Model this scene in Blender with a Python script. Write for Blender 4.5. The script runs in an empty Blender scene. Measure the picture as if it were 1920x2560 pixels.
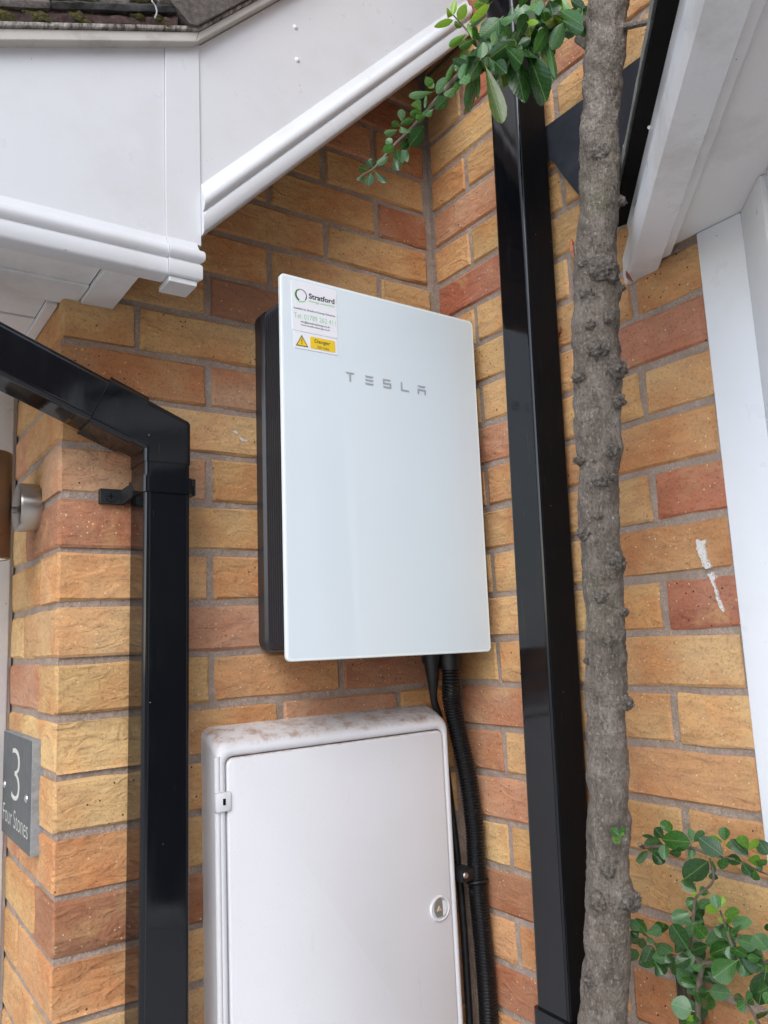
import bpy, bmesh, math, random
from mathutils import Vector, Matrix, noise
random.seed(7)
R = math.radians
SC = bpy.context.scene
COL = SC.collection

# ------------------------------------------------------------------ camera
RIGHT = Vector((0.821686, -0.568104, -0.045715))
DOWN = Vector((0.050014, 0.151774, -0.987149))
FWD = Vector((0.567742, 0.808840, 0.153124))
CAM = Vector((-0.9405, -1.1371, -0.1363))
FPX = 1998.1                                   # focal length in pixels of a 1920 px wide frame
cd = bpy.data.cameras.new('camera'); cam = bpy.data.objects.new('camera', cd); COL.objects.link(cam)
cd.sensor_fit = 'HORIZONTAL'; cd.sensor_width = 36.0; cd.lens = 36.0 * FPX / 1920.0
cd.clip_start = 0.02; cd.clip_end = 500
cam.matrix_world = Matrix(((RIGHT.x, -DOWN.x, -FWD.x, CAM.x), (RIGHT.y, -DOWN.y, -FWD.y, CAM.y),
                           (RIGHT.z, -DOWN.z, -FWD.z, CAM.z), (0, 0, 0, 1)))
SC.camera = cam

# ------------------------------------------------------------------ light: bright overcast day
SUN_EL, SUN_AZ = 44.0, 224.0                   # azimuth clockwise from +y: behind the photographer, to the left
world = bpy.data.worlds.new('World'); SC.world = world; world.use_nodes = True
wn = world.node_tree; wn.nodes.clear()
wo = wn.nodes.new('ShaderNodeOutputWorld'); bg = wn.nodes.new('ShaderNodeBackground')
sky = wn.nodes.new('ShaderNodeTexSky'); sky.sky_type = 'NISHITA'; sky.sun_disc = False
sky.sun_elevation = R(SUN_EL); sky.sun_rotation = R(SUN_AZ)
sky.air_density = 1.0; sky.dust_density = 1.0; sky.ozone_density = 1.0
hs = wn.nodes.new('ShaderNodeHueSaturation'); hs.inputs['Saturation'].default_value = 0.60
wn.links.new(sky.outputs[0], hs.inputs['Color']); wn.links.new(hs.outputs[0], bg.inputs[0])
bg.inputs[1].default_value = 0.15
wn.links.new(bg.outputs[0], wo.inputs[0])
sd = bpy.data.lights.new('sun', 'SUN'); sd.energy = 0.6; sd.angle = R(40); sd.color = (1.0, 0.99, 0.98)
sun = bpy.data.objects.new('sun', sd); COL.objects.link(sun)
az, el = R(SUN_AZ), R(SUN_EL)
sdir = Vector((math.sin(az) * math.cos(el), math.cos(az) * math.cos(el), math.sin(el)))
sun.rotation_euler = (-sdir).to_track_quat('-Z', 'Y').to_euler(); sun.location = sdir * 10
SC.view_settings.view_transform = 'Standard'; SC.view_settings.look = 'None'
SC.view_settings.exposure = 1.28; SC.view_settings.gamma = 1.0
SC.view_settings.use_curve_mapping = False

# ------------------------------------------------------------------ helpers
def ray(px, py):
    return RIGHT * ((px - 960) / FPX) + DOWN * ((py - 1280) / FPX) + FWD
def at(px, py, axis, val):
    """measured point of the place: where the sight line of a photo pixel meets a plane x/y/z = val"""
    d = ray(px, py); return CAM + d * ((val - CAM[axis]) / d[axis])

WM = {}
def link(o, parent=None):
    COL.objects.link(o)
    m = o.matrix_basis.copy()
    if parent is not None:
        o.parent = parent; o.matrix_parent_inverse = WM[parent.name].inverted()
    WM[o.name] = m
    return o
def tag(o, label, cat, group=None, kind=None):
    if label: o['label'] = label
    if cat: o['category'] = cat
    if group: o['group'] = group
    if kind: o['kind'] = kind
    return o
def thing(name, label, cat, loc, group=None):
    o = bpy.data.objects.new(name, None); o.location = loc; o.empty_display_size = .05
    link(o); WM[o.name] = Matrix.Translation(Vector(loc))
    return tag(o, label, cat, group)

class MB:
    def __init__(s): s.v = []; s.f = []
    def add(s, vs, fs):
        n = len(s.v); s.v += [tuple(v) for v in vs]; s.f += [tuple(i + n for i in f) for f in fs]; return s
    def box(s, x0, x1, y0, y1, z0, z1):
        v = [(x, y, z) for z in (z0, z1) for y in (y0, y1) for x in (x0, x1)]
        return s.add(v, [(0, 2, 3, 1), (4, 5, 7, 6), (0, 1, 5, 4), (2, 6, 7, 3), (0, 4, 6, 2), (1, 3, 7, 5)])
    def loft(s, rings, cap=True, closed=True):
        n = len(rings[0]); base = []; fs = []
        for r in rings: base += list(r)
        for i in range(len(rings) - 1):
            for j in range(n if closed else n - 1):
                k = (j + 1) % n
                fs.append((i * n + j, i * n + k, (i + 1) * n + k, (i + 1) * n + j))
        if cap:
            fs.append(tuple(range(n - 1, -1, -1))); fs.append(tuple((len(rings) - 1) * n + j for j in range(n)))
        return s.add(base, fs)
    def prism(s, poly, vec):
        v = Vector(vec); return s.loft([[Vector(p) for p in poly], [Vector(p) + v for p in poly]])
    def tube(s, pts, rad, n=12, cap=True):
        pts = [Vector(p) for p in pts]; rings = []
        up = None
        for i, p in enumerate(pts):
            t = (pts[min(i + 1, len(pts) - 1)] - pts[max(i - 1, 0)]).normalized()
            if up is None:
                up = Vector((0, 0, 1)) if abs(t.z) < .9 else Vector((1, 0, 0))
            a = (up - t * up.dot(t)).normalized(); b = t.cross(a); up = a
            r = rad[i] if isinstance(rad, (list, tuple)) else rad
            rings.append([p + (a * math.cos(2 * math.pi * j / n) + b * math.sin(2 * math.pi * j / n)) * r for j in range(n)])
        return s.loft(rings, cap)
    def mesh(s, name, mat, smooth=None, bevel=0, seg=2):
        me = bpy.data.meshes.new(name); me.from_pydata(s.v, [], s.f)
        bm = bmesh.new(); bm.from_mesh(me)
        bmesh.ops.recalc_face_normals(bm, faces=bm.faces)
        if bevel:
            es = [e for e in bm.edges if len(e.link_faces) == 2 and e.calc_face_angle(0) > R(25)]
            bmesh.ops.bevel(bm, geom=es, offset=bevel, segments=seg, profile=.5, affect='EDGES', clamp_overlap=True)
        bm.to_mesh(me); bm.free()
        if mat: me.materials.append(M[mat] if isinstance(mat, str) else mat)
        if smooth is not None:
            me.polygons.foreach_set('use_smooth', [True] * len(me.polygons))
            if smooth: me.set_sharp_from_angle(angle=R(smooth))
        return me
    def obj(s, name, mat, parent=None, smooth=35, bevel=0, seg=2):
        return link(bpy.data.objects.new(name, s.mesh(name, mat, smooth, bevel, seg)), parent)

def rrect(w, h, r, n=5, cx=0, cy=0):
    """rounded rectangle outline, counter-clockwise"""
    out = []
    for (sx, sy, a0) in ((1, 1, 0), (-1, 1, 90), (-1, -1, 180), (1, -1, 270)):
        for i in range(n):
            a = R(a0 + 90 * i / (n - 1))
            out.append((cx + sx * (w / 2 - r) + r * math.cos(a), cy + sy * (h / 2 - r) + r * math.sin(a)))
    return out
def rrect_s(w, h, r, n=5):
    """rounded rectangle with support points so that the flat sides shade flat"""
    out = []
    for (sx, sy, a0) in ((1, 1, 0), (-1, 1, 90), (-1, -1, 180), (1, -1, 270)):
        arc = [(sx * (w / 2 - r) + r * math.cos(R(a0 + 90 * i / (n - 1))), sy * (h / 2 - r) + r * math.sin(R(a0 + 90 * i / (n - 1)))) for i in range(n)]
        t0 = (math.sin(R(a0)), -math.cos(R(a0))); t1 = (-math.sin(R(a0 + 90)), math.cos(R(a0 + 90))); e = r * .35
        out.append((arc[0][0] + t0[0] * e, arc[0][1] + t0[1] * e)); out += arc; out.append((arc[-1][0] + t1[0] * e, arc[-1][1] + t1[1] * e))
    return out
def catmull(pts, n):
    pts = [Vector(p) for p in pts]; out = []
    for i in range(len(pts) - 1):
        p0 = pts[max(i - 1, 0)]; p1 = pts[i]; p2 = pts[i + 1]; p3 = pts[min(i + 2, len(pts) - 1)]
        for k in range(n):
            t = k / n
            out.append(.5 * ((2 * p1) + (p2 - p0) * t + (2 * p0 - 5 * p1 + 4 * p2 - p3) * t * t + (3 * p1 - p0 - 3 * p2 + p3) * t ** 3))
    out.append(pts[-1]); return out
def sq_pipe(mb, p0, p1, w, d, r=.006, side=Vector((1, 0, 0))):
    """rounded square tube between two points; side is the direction of its width"""
    p0 = Vector(p0); p1 = Vector(p1); t = (p1 - p0).normalized()
    a = (side - t * side.dot(t)).normalized(); b = t.cross(a)
    pr = rrect_s(w, d, r, 5)
    mb.loft([[p + a * u + b * v for u, v in pr] for p in (p0, p1)])
    return mb
def text_mesh(txt, mat, x0, x1, z0, z1, y, bold=0.0, shear=0.0):
    """flat lettering in a plane facing -y, fitted to a box"""
    cu = bpy.data.curves.new('lettering', 'FONT'); cu.body = txt; cu.size = 1; cu.offset = bold; cu.shear = shear
    cu.resolution_u = 4; cu.extrude = 0
    to = bpy.data.objects.new('tmp', cu); COL.objects.link(to)
    me = bpy.data.meshes.new_from_object(to); bpy.data.objects.remove(to); bpy.data.curves.remove(cu)
    me.name = 'lettering'
    xs = [v.co.x for v in me.vertices]; ys = [v.co.y for v in me.vertices]
    ax, bx, ay, by = min(xs), max(xs), min(ys), max(ys)
    for v in me.vertices:
        v.co = (x0 + (v.co.x - ax) / (bx - ax) * (x1 - x0), y, z0 + (v.co.y - ay) / (by - ay) * (z1 - z0))
    me.materials.clear(); me.materials.append(M[mat])
    return me

# ------------------------------------------------------------------ materials
M = {}
class NT:
    def __init__(s, name):
        m = bpy.data.materials.new(name); m.use_nodes = True; M[name] = m
        s.nt = m.node_tree; s.nt.nodes.clear()
        s.out = s.n('ShaderNodeOutputMaterial'); s.b = s.n('ShaderNodeBsdfPrincipled'); s.l(s.b.outputs[0], s.out.inputs[0])
    def n(s, t, **kw):
        x = s.nt.nodes.new(t)
        for k, v in kw.items(): setattr(x, k, v)
        return x
    def l(s, a, b): s.nt.links.new(a, b)
    def set(s, **kw):
        for k, v in kw.items():
            s.b.inputs[k.replace('_', ' ')].default_value = v
    def coord(s, scale=(1, 1, 1), rnd=False, kind='Object'):
        tc = s.n('ShaderNodeTexCoord'); src = tc.outputs[kind]
        if rnd:
            oi = s.n('ShaderNodeObjectInfo'); mu = s.n('ShaderNodeMath', operation='MULTIPLY'); mu.inputs[1].default_value = 37.0
            s.l(oi.outputs['Random'], mu.inputs[0])
            ad = s.n('ShaderNodeVectorMath', operation='ADD'); s.l(src, ad.inputs[0]); s.l(mu.outputs[0], ad.inputs[1]); src = ad.outputs[0]
        mp = s.n('ShaderNodeMapping'); mp.inputs['Scale'].default_value = scale; s.l(src, mp.inputs[0]); return mp.outputs[0]
    def noise(s, vec, scale, detail=4, rough=.55, dist=0):
        x = s.n('ShaderNodeTexNoise'); x.inputs['Scale'].default_value = scale; x.inputs['Detail'].default_value = detail
        x.inputs['Roughness'].default_value = rough; x.inputs['Distortion'].default_value = dist
        s.l(vec, x.inputs['Vector']); return x.outputs['Fac']
    def vor(s, vec, scale, feature='F1', rnd=1):
        x = s.n('ShaderNodeTexVoronoi', feature=feature); x.inputs['Scale'].default_value = scale; x.inputs['Randomness'].default_value = rnd
        s.l(vec, x.inputs['Vector']); return x
    def ramp(s, fac, stops):
        x = s.n('ShaderNodeValToRGB'); e = x.color_ramp.elements
        while len(e) < len(stops): e.new(.5)
        for i, (p, c) in enumerate(stops):
            e[i].position = p; e[i].color = (*c, 1) if len(c) == 3 else c
        s.l(fac, x.inputs[0]); return x.outputs[0]
    def rng(s, fac, a, b, c=0, d=1):
        x = s.n('ShaderNodeMapRange'); s.l(fac, x.inputs[0])
        for i, v in enumerate((a, b, c, d)): x.inputs[i + 1].default_value = v
        return x.outputs[0]
    def math(s, op, a, b):
        x = s.n('ShaderNodeMath', operation=op)
        for i, v in enumerate((a, b)):
            if isinstance(v, (int, float)): x.inputs[i].default_value = v
            else: s.l(v, x.inputs[i])
        return x.outputs[0]
    def mix(s, fac, a, b, mode='MIX'):
        x = s.n('ShaderNodeMix', data_type='RGBA', blend_type=mode)
        for i, v in ((0, fac), (6, a), (7, b)):
            if isinstance(v, (int, float)): x.inputs[i].default_value = v
            elif isinstance(v, tuple): x.inputs[i].default_value = (*v, 1)
            else: s.l(v, x.inputs[i])
        return x.outputs[2]
    def bump(s, h, strength, dist, prev=None):
        x = s.n('ShaderNodeBump'); x.inputs['Strength'].default_value = strength; x.inputs['Distance'].default_value = dist
        s.l(h, x.inputs['Height'])
        if prev: s.l(prev, x.inputs['Normal'])
        return x.outputs[0]
    def col(s, c): s.l(c, s.b.inputs['Base Color'])
    def nrm(s, c): s.l(c, s.b.inputs['Normal'])
    def rough(s, c): s.l(c, s.b.inputs['Roughness'])

def m_plain(name, c, rough=.5, metal=0, spec=.5):
    t = NT(name); t.set(Base_Color=(*c, 1), Roughness=rough, Metallic=metal); t.b.inputs['Specular IOR Level'].default_value = spec; return t

# bricks: one material, the tint comes from each brick's object colour
t = NT('brick'); oi = t.n('ShaderNodeObjectInfo'); v = t.coord(rnd=True)
big = t.noise(v, 9, 3, .5); mid = t.noise(t.coord((1, 1, 2.2), True), 34, 4, .6, .4)
c = t.mix(t.rng(big, .42, .66), oi.outputs['Color'], t.mix(1.0, oi.outputs['Color'], (.90, .70, .62), 'MULTIPLY'))
c = t.mix(t.rng(t.noise(v, 13, 3, .6, .6), .56, .72, 0, .55), c, (.50, .315, .150))
c = t.mix(t.rng(mid, .35, .75, 0, .8), c, t.mix(1.0, c, (1.32, 1.30, 1.16), 'MULTIPLY'))
c = t.mix(t.rng(t.noise(v, 260, 3, .6), .30, .48, .55, 0), c, t.mix(1.0, c, (.50, .42, .36), 'MULTIPLY'))
vs = t.vor(v, 125); sz = t.n('ShaderNodeSeparateColor'); t.l(vs.outputs['Color'], sz.inputs[0])
speck = t.math('MULTIPLY', t.rng(vs.outputs['Distance'], .17, .10), t.rng(sz.outputs[0], .60, .62))
c = t.mix(t.math('MULTIPLY', speck, .8), c, (.80, .64, .40))
vp_ = t.vor(v, 95); sp = t.n('ShaderNodeSeparateColor'); t.l(vp_.outputs['Color'], sp.inputs[0])
pit = t.math('MULTIPLY', t.rng(vp_.outputs['Distance'], .16, .09), t.rng(sp.outputs[1], .86, .88))
c = t.mix(pit, c, (.035, .022, .018)); t.col(c)
wv = t.coord((11, 11, 25), True)
h1 = t.noise(wv, 2.0, 2.5, .5, .9); h2 = t.noise(v, 330, 3, .6)
ridge = t.rng(t.math('ABSOLUTE', t.math('SUBTRACT', h1, .5), 0), 0, .085)
h4 = t.noise(t.coord((1, 1, 1.6), True), 120, 4, .65, .6)
n1 = t.bump(ridge, .12, .0020); n2 = t.bump(h1, .58, .0085, n1); n3 = t.bump(h4, .42, .0024, t.bump(h2, .45, .0012, n2))
n4 = t.bump(pit, -.5, .002, n3); t.nrm(n4)
t.set(Roughness=.88); t.b.inputs['Specular IOR Level'].default_value = .25

t = NT('mortar'); v = t.coord()
t.col(t.mix(t.rng(t.noise(v, 22, 5, .65), .40, .68), t.ramp(t.noise(v, 420, 2), [(.25, (.285, .218, .172)), (.6, (.45, .358, .296)), (.8, (.56, .465, .395))]), (.31, .242, .196)))
t.nrm(t.bump(t.noise(v, 300, 4, .7), .8, .002, t.bump(t.noise(v, 45, 4), .9, .007))); t.set(Roughness=.95)
t.b.inputs['Specular IOR Level'].default_value = .1

def m_upvc(name, base, dirt, amount, rough=.32):
    t = NT(name); v = t.coord()
    d1 = t.rng(t.noise(v, 7, 6, .72), .50, .74, 0, amount); d2 = t.rng(t.noise(v, 620, 2, .5), .69, .76, 0, amount * .6)
    vv = t.vor(v, 46); s_ = t.n('ShaderNodeSeparateColor'); t.l(vv.outputs['Color'], s_.inputs[0])
    fl = t.math('MULTIPLY', t.rng(t.math('ADD', vv.outputs['Distance'], t.math('MULTIPLY', t.noise(v, 300, 2), .10)), .105, .085), t.rng(s_.outputs[0], .84, .85))
    c = t.mix(t.math('MULTIPLY', d1, .6), base, dirt); c = t.mix(d2, c, dirt); c = t.mix(t.math('MULTIPLY', fl, .75), c, (.10, .085, .07))
    t.col(c); t.rough(t.rng(t.noise(v, 20, 4), .3, .7, rough * .8, rough * 1.35))
    t.nrm(t.bump(t.noise(v, 260, 2), .05, .001)); return t
m_upvc('upvc', (.635, .642, .655), (.42, .38, .32), .30)
m_upvc('upvc_dirty', (.50, .475, .43), (.13, .105, .075), 1.0, .5)
m_upvc('soffit_white', (.80, .795, .78), (.24, .20, .15), .42, .45)
m_upvc('bay_upvc', (.78, .79, .80), (.24, .195, .13), .62)
m_upvc('frame_upvc', (.85, .86, .875), (.42, .38, .32), .16)
t = NT('white_mark'); v = t.coord(); t.set(Base_Color=(.74, .70, .64, 1), Roughness=.9); t.nrm(t.bump(t.noise(v, 260, 3), .8, .002))
tr_ = t.n('ShaderNodeBsdfTransparent'); ms = t.n('ShaderNodeMixShader'); t.l(t.rng(t.noise(t.coord((1, 1, 1.8)), 330, 4, .7), .36, .44), ms.inputs[0]); t.l(tr_.outputs[0], ms.inputs[1]); t.l(t.b.outputs[0], ms.inputs[2]); t.l(ms.outputs[0], t.out.inputs[0])
m_plain('nail_white', (.82, .82, .82), .25)

def m_black(name, spec, r0, r1, dust):
    t = NT(name); v = t.coord(); vv = t.vor(v, 60); s_ = t.n('ShaderNodeSeparateColor'); t.l(vv.outputs['Color'], s_.inputs[0])
    fl = t.math('MULTIPLY', t.rng(vv.outputs['Distance'], .05, .03), t.rng(s_.outputs[0], .80, .81))
    scr = t.math('ADD', t.rng(t.noise(t.coord((60, 60, 3)), 6, 3, .6), .66, .80, 0, dust), t.rng(t.noise(t.coord((9, 9, 2)), 5, 5, .7), .60, .85, 0, dust * .35))
    t.col(t.mix(t.math('ADD', fl, scr), (.0042, .0048, .0066), (.30, .28, .25)))
    t.rough(t.rng(t.noise(t.coord((14, 14, 3)), 4, 4), .3, .7, r0, r1)); t.nrm(t.bump(t.noise(t.coord((10, 10, 1.2)), 3, 2), .06, .004))
    t.b.inputs['IOR'].default_value = 1.5; t.b.inputs['Specular IOR Level'].default_value = spec
m_black('black_plastic', .5, .045, .13, .10)
m_black('black_worn', .5, .05, .14, .18)
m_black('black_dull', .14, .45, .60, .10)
t = NT('black_matt'); v = t.coord(); t.col(t.mix(t.rng(t.noise(v, 90, 4), .55, .8, 0, .30), (.0105, .0110, .0125), (.14, .125, .105))); t.set(Roughness=.42)
t = NT('black_casing'); t.set(Base_Color=(.026, .028, .034, 1), Roughness=.28)
t = NT('conduit_black'); v = t.coord(); t.col(t.mix(t.rng(t.noise(v, 140, 3), .62, .78, 0, .25), (.007, .007, .008), (.20, .18, .15))); t.set(Roughness=.30)
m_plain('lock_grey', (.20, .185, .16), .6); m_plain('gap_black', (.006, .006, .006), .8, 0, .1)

t = NT('glass_white'); v = t.coord(); t.col(t.mix(t.rng(t.noise(v, 3, 2), .35, .65), (.685, .762, .805), (.705, .778, .815))); t.rough(t.rng(t.noise(t.coord((1, 1, .35)), 9, 5, .65), .4, .7, .04, .16)); t.b.inputs['IOR'].default_value = 1.5
t = NT('glass_rim'); t.set(Base_Color=(.80, .87, .87, 1), Roughness=.05)
m_plain('logo_grey', (.36, .38, .395), .35)
m_plain('sticker_white', (.80, .80, .835), .38)
m_plain('print_black', (.02, .02, .025), .5); m_plain('print_green', (.22, .62, .17), .5)
m_plain('print_pale_green', (.33, .66, .36), .5); m_plain('print_yellow', (.80, .55, .03), .45); m_plain('print_letter', (.62, .61, .56), .5)

t = NT('meter_white'); v = t.coord()
geo = t.n('ShaderNodeNewGeometry'); sx = t.n('ShaderNodeSeparateXYZ'); t.l(geo.outputs['Normal'], sx.inputs[0])
up = t.rng(sx.outputs[2], .25, .8)
rust = t.math('MULTIPLY', up, t.rng(t.noise(t.coord((3, 5, 3)), 11, 8, .8, .2), .47, .62, 0, .85))
c = t.mix(t.rng(t.noise(v, 6, 4), .35, .7, 0, .30), (.735, .738, .765), (.655, .645, .655))
c = t.mix(t.rng(t.noise(v, 700, 2), .68, .74, 0, .45), c, (.22, .18, .15))
c = t.mix(t.rng(t.noise(t.coord((26, 26, 2.2)), 3, 4, .6), .66, .80, 0, .35), c, (.42, .34, .27))
c = t.mix(t.math('MULTIPLY', up, .45), c, (.46, .39, .34)); c = t.mix(rust, c, (.34, .215, .150))
t.col(c); t.set(Roughness=.42); t.nrm(t.bump(t.noise(v, 900, 2), .10, .0006))

t = NT('slate'); v = t.coord(); t.col(t.ramp(t.noise(t.coord((1, 2, 1)), 40, 5, .7), [(.3, (.070, .075, .074)), (.7, (.110, .116, .114))])); t.set(Roughness=.55); t.nrm(t.bump(t.noise(v, 120, 4), .15, .001))
t = NT('slate_edge'); v = t.coord(); t.col(t.ramp(t.noise(v, 90, 5, .7), [(.3, (.20, .215, .225)), (.7, (.34, .36, .37))])); t.set(Roughness=.8)
t = NT('steel'); v = t.coord((2, 2, 120)); t.set(Base_Color=(.46, .42, .37, 1), Metallic=1.0, Roughness=.30); t.nrm(t.bump(t.noise(v, 30, 3), .05, .0006))
t = NT('bronze'); v = t.coord((2, 2, 160)); t.set(Base_Color=(.235, .185, .135, 1), Metallic=1.0, Roughness=.34); t.nrm(t.bump(t.noise(v, 30, 3), .06, .0006))
m_plain('screw_steel', (.62, .63, .64), .3, 1.0)

t = NT('bark'); v = t.coord()
b1 = t.noise(t.coord((1, 1, .55)), 26, 6, .7, .5); b2 = t.noise(v, 210, 5, .7)
c = t.ramp(b1, [(.26, (.050, .041, .034)), (.44, (.160, .130, .104)), (.60, (.250, .210, .172)), (.76, (.36, .32, .275))])
c = t.mix(t.rng(t.noise(v, 10, 3), .48, .68, 0, .45), c, (.165, .125, .100)); c = t.mix(t.rng(t.noise(t.coord((1, 1, .6)), 17, 4, .6), .56, .70, 0, .6), c, (.37, .33, .285))
c = t.mix(t.rng(t.noise(v, 8, 3, .6), .58, .7, 0, .6), c, (.105, .10, .058))
b3 = t.noise(t.coord((1, 1, .5)), 330, 3, .6, .3); c = t.mix(t.rng(b3, .58, .66, 0, .55), c, (.42, .37, .31)); c = t.mix(t.rng(b3, .34, .44, .60, 0), c, (.060, .045, .034)); c = t.mix(t.rng(b2, .36, .44, .6, 0), c, (.070, .053, .040))
vv = t.vor(v, 22); s_ = t.n('ShaderNodeSeparateColor'); t.l(vv.outputs['Color'], s_.inputs[0])
lich = t.math('MULTIPLY', t.rng(t.math('ADD', vv.outputs['Distance'], t.math('MULTIPLY', t.noise(v, 190, 3), .12)), .20, .15), t.rng(s_.outputs[2], .88, .89))
c = t.mix(lich, c, (.58, .58, .52)); t.col(c)
fis = t.noise(t.coord((1, 1, .35)), 95, 4, .65, .8)
t.nrm(t.bump(b2, 1.0, .0042, t.bump(fis, .9, .0070))); t.set(Roughness=.72)
t = NT('burr'); v = t.coord(); b2 = t.noise(v, 190, 5, .7)
t.col(t.ramp(b2, [(.30, (.040, .032, .026)), (.46, (.135, .112, .092)), (.60, (.215, .185, .155)), (.74, (.36, .325, .285))]))
t.nrm(t.bump(b2, 1.0, .005, t.bump(t.noise(v, 90, 4, .6), 1.0, .007))); t.set(Roughness=.8)
t = NT('twig'); v = t.coord(); t.col(t.ramp(t.noise(v, 60, 4), [(.3, (.075, .055, .038)), (.7, (.19, .15, .11))])); t.set(Roughness=.8)
t = NT('cut_wood'); t.set(Base_Color=(.48, .38, .27, 1), Roughness=.85)
t = NT('stake_wood'); v = t.coord((1, 1, .12)); t.col(t.ramp(t.noise(v, 160, 5, .7, .4), [(.35, (.012, .008, .006)), (.5, (.085, .052, .028)), (.7, (.24, .165, .085))])); t.set(Roughness=.9)

t = NT('leaf'); oi = t.n('ShaderNodeObjectInfo'); tc = t.n('ShaderNodeTexCoord'); sp = t.n('ShaderNodeSeparateXYZ'); t.l(tc.outputs['Object'], sp.inputs[0])
ax = t.math('ABSOLUTE', sp.outputs[0], 0)
vein = t.n('ShaderNodeTexWave', wave_type='BANDS', bands_direction='Y'); vein.inputs['Scale'].default_value = 2.6; vein.inputs['Distortion'].default_value = 0
sk = t.n('ShaderNodeCombineXYZ'); t.l(t.math('SUBTRACT', sp.outputs[1], t.math('MULTIPLY', ax, .7)), sk.inputs[1]); t.l(sk.outputs[0], vein.inputs['Vector'])
vf = t.rng(vein.outputs['Fac'], .80, 1.0, 0, .12)
c = t.mix(t.rng(t.noise(t.coord((1, 1, 1), True), 5, 3), .35, .7, 0, .5), oi.outputs['Color'], t.mix(1.0, oi.outputs['Color'], (.70, .82, .62), 'MULTIPLY'))
c = t.mix(t.math('MULTIPLY', vf, .45), c, (.20, .32, .09)); c = t.mix(t.rng(ax, .006, .024, .60, 0), c, (.22, .34, .09)); t.col(c)
t.rough(t.rng(t.noise(t.coord((1, 1, 1), True), 8, 3), .3, .7, .20, .36)); t.nrm(t.bump(vein.outputs['Fac'], .05, .02))
t.b.inputs['Transmission Weight'].default_value = 0.0
tl = t.n('ShaderNodeBsdfTranslucent'); t.l(t.mix(1.0, c, (1.5, 1.6, .7), 'MULTIPLY'), tl.inputs['Color'])
ms = t.n('ShaderNodeMixShader'); ms.inputs[0].default_value = .22; t.l(t.b.outputs[0], ms.inputs[1]); t.l(tl.outputs[0], ms.inputs[2]); t.l(ms.outputs[0], t.out.inputs[0])
t = NT('dead_leaf'); v = t.coord(); t.col(t.ramp(t.noise(v, 120, 3), [(.3, (.16, .035, .010)), (.7, (.40, .13, .045))])); t.set(Roughness=.6)

t = NT('tile'); v = t.coord(); c = t.ramp(t.noise(v, 120, 6, .75), [(.3, (.050, .041, .036)), (.55, (.120, .102, .090)), (.75, (.20, .178, .160))])
t.col(t.mix(t.rng(t.noise(v, 14, 4), .5, .7, 0, .7), c, (.085, .068, .058))); t.set(Roughness=.95); t.nrm(t.bump(t.noise(v, 160, 5, .7), .9, .003))
t = NT('tile_red'); v = t.coord(); t.col(t.ramp(t.noise(v, 70, 6, .75), [(.3, (.020, .014, .012)), (.55, (.070, .040, .034)), (.78, (.150, .095, .080))])); t.set(Roughness=.95); t.nrm(t.bump(t.noise(v, 120, 5, .7), .9, .003))
t = NT('tile_black'); v = t.coord(); t.col(t.ramp(t.noise(v, 60, 5, .7), [(.4, (.010, .010, .010)), (.7, (.055, .050, .046))])); t.set(Roughness=.85); t.nrm(t.bump(t.noise(v, 140, 4), .6, .002))
t = NT('moss'); v = t.coord(); t.col(t.ramp(t.noise(v, 150, 5, .7), [(.3, (.022, .022, .006)), (.55, (.075, .066, .016)), (.75, (.17, .125, .035))])); t.set(Roughness=1); t.nrm(t.bump(t.noise(v, 260, 4), 1, .006))
t = NT('cement_edge'); v = t.coord(); t.col(t.ramp(t.noise(t.coord((3, 1, 1)), 45, 6, .75), [(.38, (.045, .040, .034)), (.5, (.22, .20, .175)), (.66, (.46, .44, .40))])); t.set(Roughness=.9); t.nrm(t.bump(t.noise(v, 160, 4), .7, .003))
t = NT('lead'); v = t.coord(); t.col(t.ramp(t.noise(v, 16, 5, .65), [(.3, (.012, .014, .019)), (.6, (.026, .030, .039)), (.8, (.060, .066, .078))])); t.set(Roughness=.55); t.nrm(t.bump(t.noise(v, 12, 3), .5, .006))
t = NT('slate_green'); v = t.coord(); t.col(t.ramp(t.noise(v, 60, 5, .7), [(.3, (.11, .12, .105)), (.7, (.22, .23, .205))])); t.set(Roughness=.8); t.nrm(t.bump(t.noise(v, 150, 4), .6, .002))
t = NT('ground_paving'); v = t.coord(); t.col(t.ramp(t.noise(v, 5, 6, .7), [(.3, (.40, .39, .37)), (.7, (.52, .505, .48))])); t.set(Roughness=.9)
t = NT('far_brick'); v = t.coord(kind='Generated'); bt = t.n('ShaderNodeTexBrick'); bt.inputs['Scale'].default_value = 1; bt.inputs['Brick Width'].default_value = .225; bt.inputs['Row Height'].default_value = .075; bt.inputs['Mortar Size'].default_value = .01
bt.inputs['Color1'].default_value = (.20, .085, .05, 1); bt.inputs['Color2'].default_value = (.26, .13, .07, 1); bt.inputs['Mortar'].default_value = (.2, .17, .15, 1)
mp = t.n('ShaderNodeMapping'); mp.inputs['Rotation'].default_value = (R(90), 0, 0); t.l(t.n('ShaderNodeTexCoord').outputs['Object'], mp.inputs[0]); t.l(mp.outputs[0], bt.inputs['Vector']); t.col(bt.outputs[0]); t.set(Roughness=.9)
m_plain('far_tile', (.07, .045, .04), .9); m_plain('far_white', (.75, .75, .75), .4); m_plain('far_glass', (.02, .025, .03), .08)
m_plain('pane', (.035, .04, .045), .04)

# ------------------------------------------------------------------ the place: x runs along the back wall (inner corner at 0),
# y runs away from the camera (back wall face at 0), z up; bed joint k lies at z = 0.075 k; the ground is 1.6 m below joint 0
GZ = -1.60
J = .075
W = .6855
mb = MB(); mb.add([(-60, -60, GZ), (60, -60, GZ), (60, 60, GZ), (-60, 60, GZ)], [(0, 1, 2, 3)])
tag(mb.obj('ground', 'ground_paving', smooth=None), None, None, kind='structure')

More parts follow.
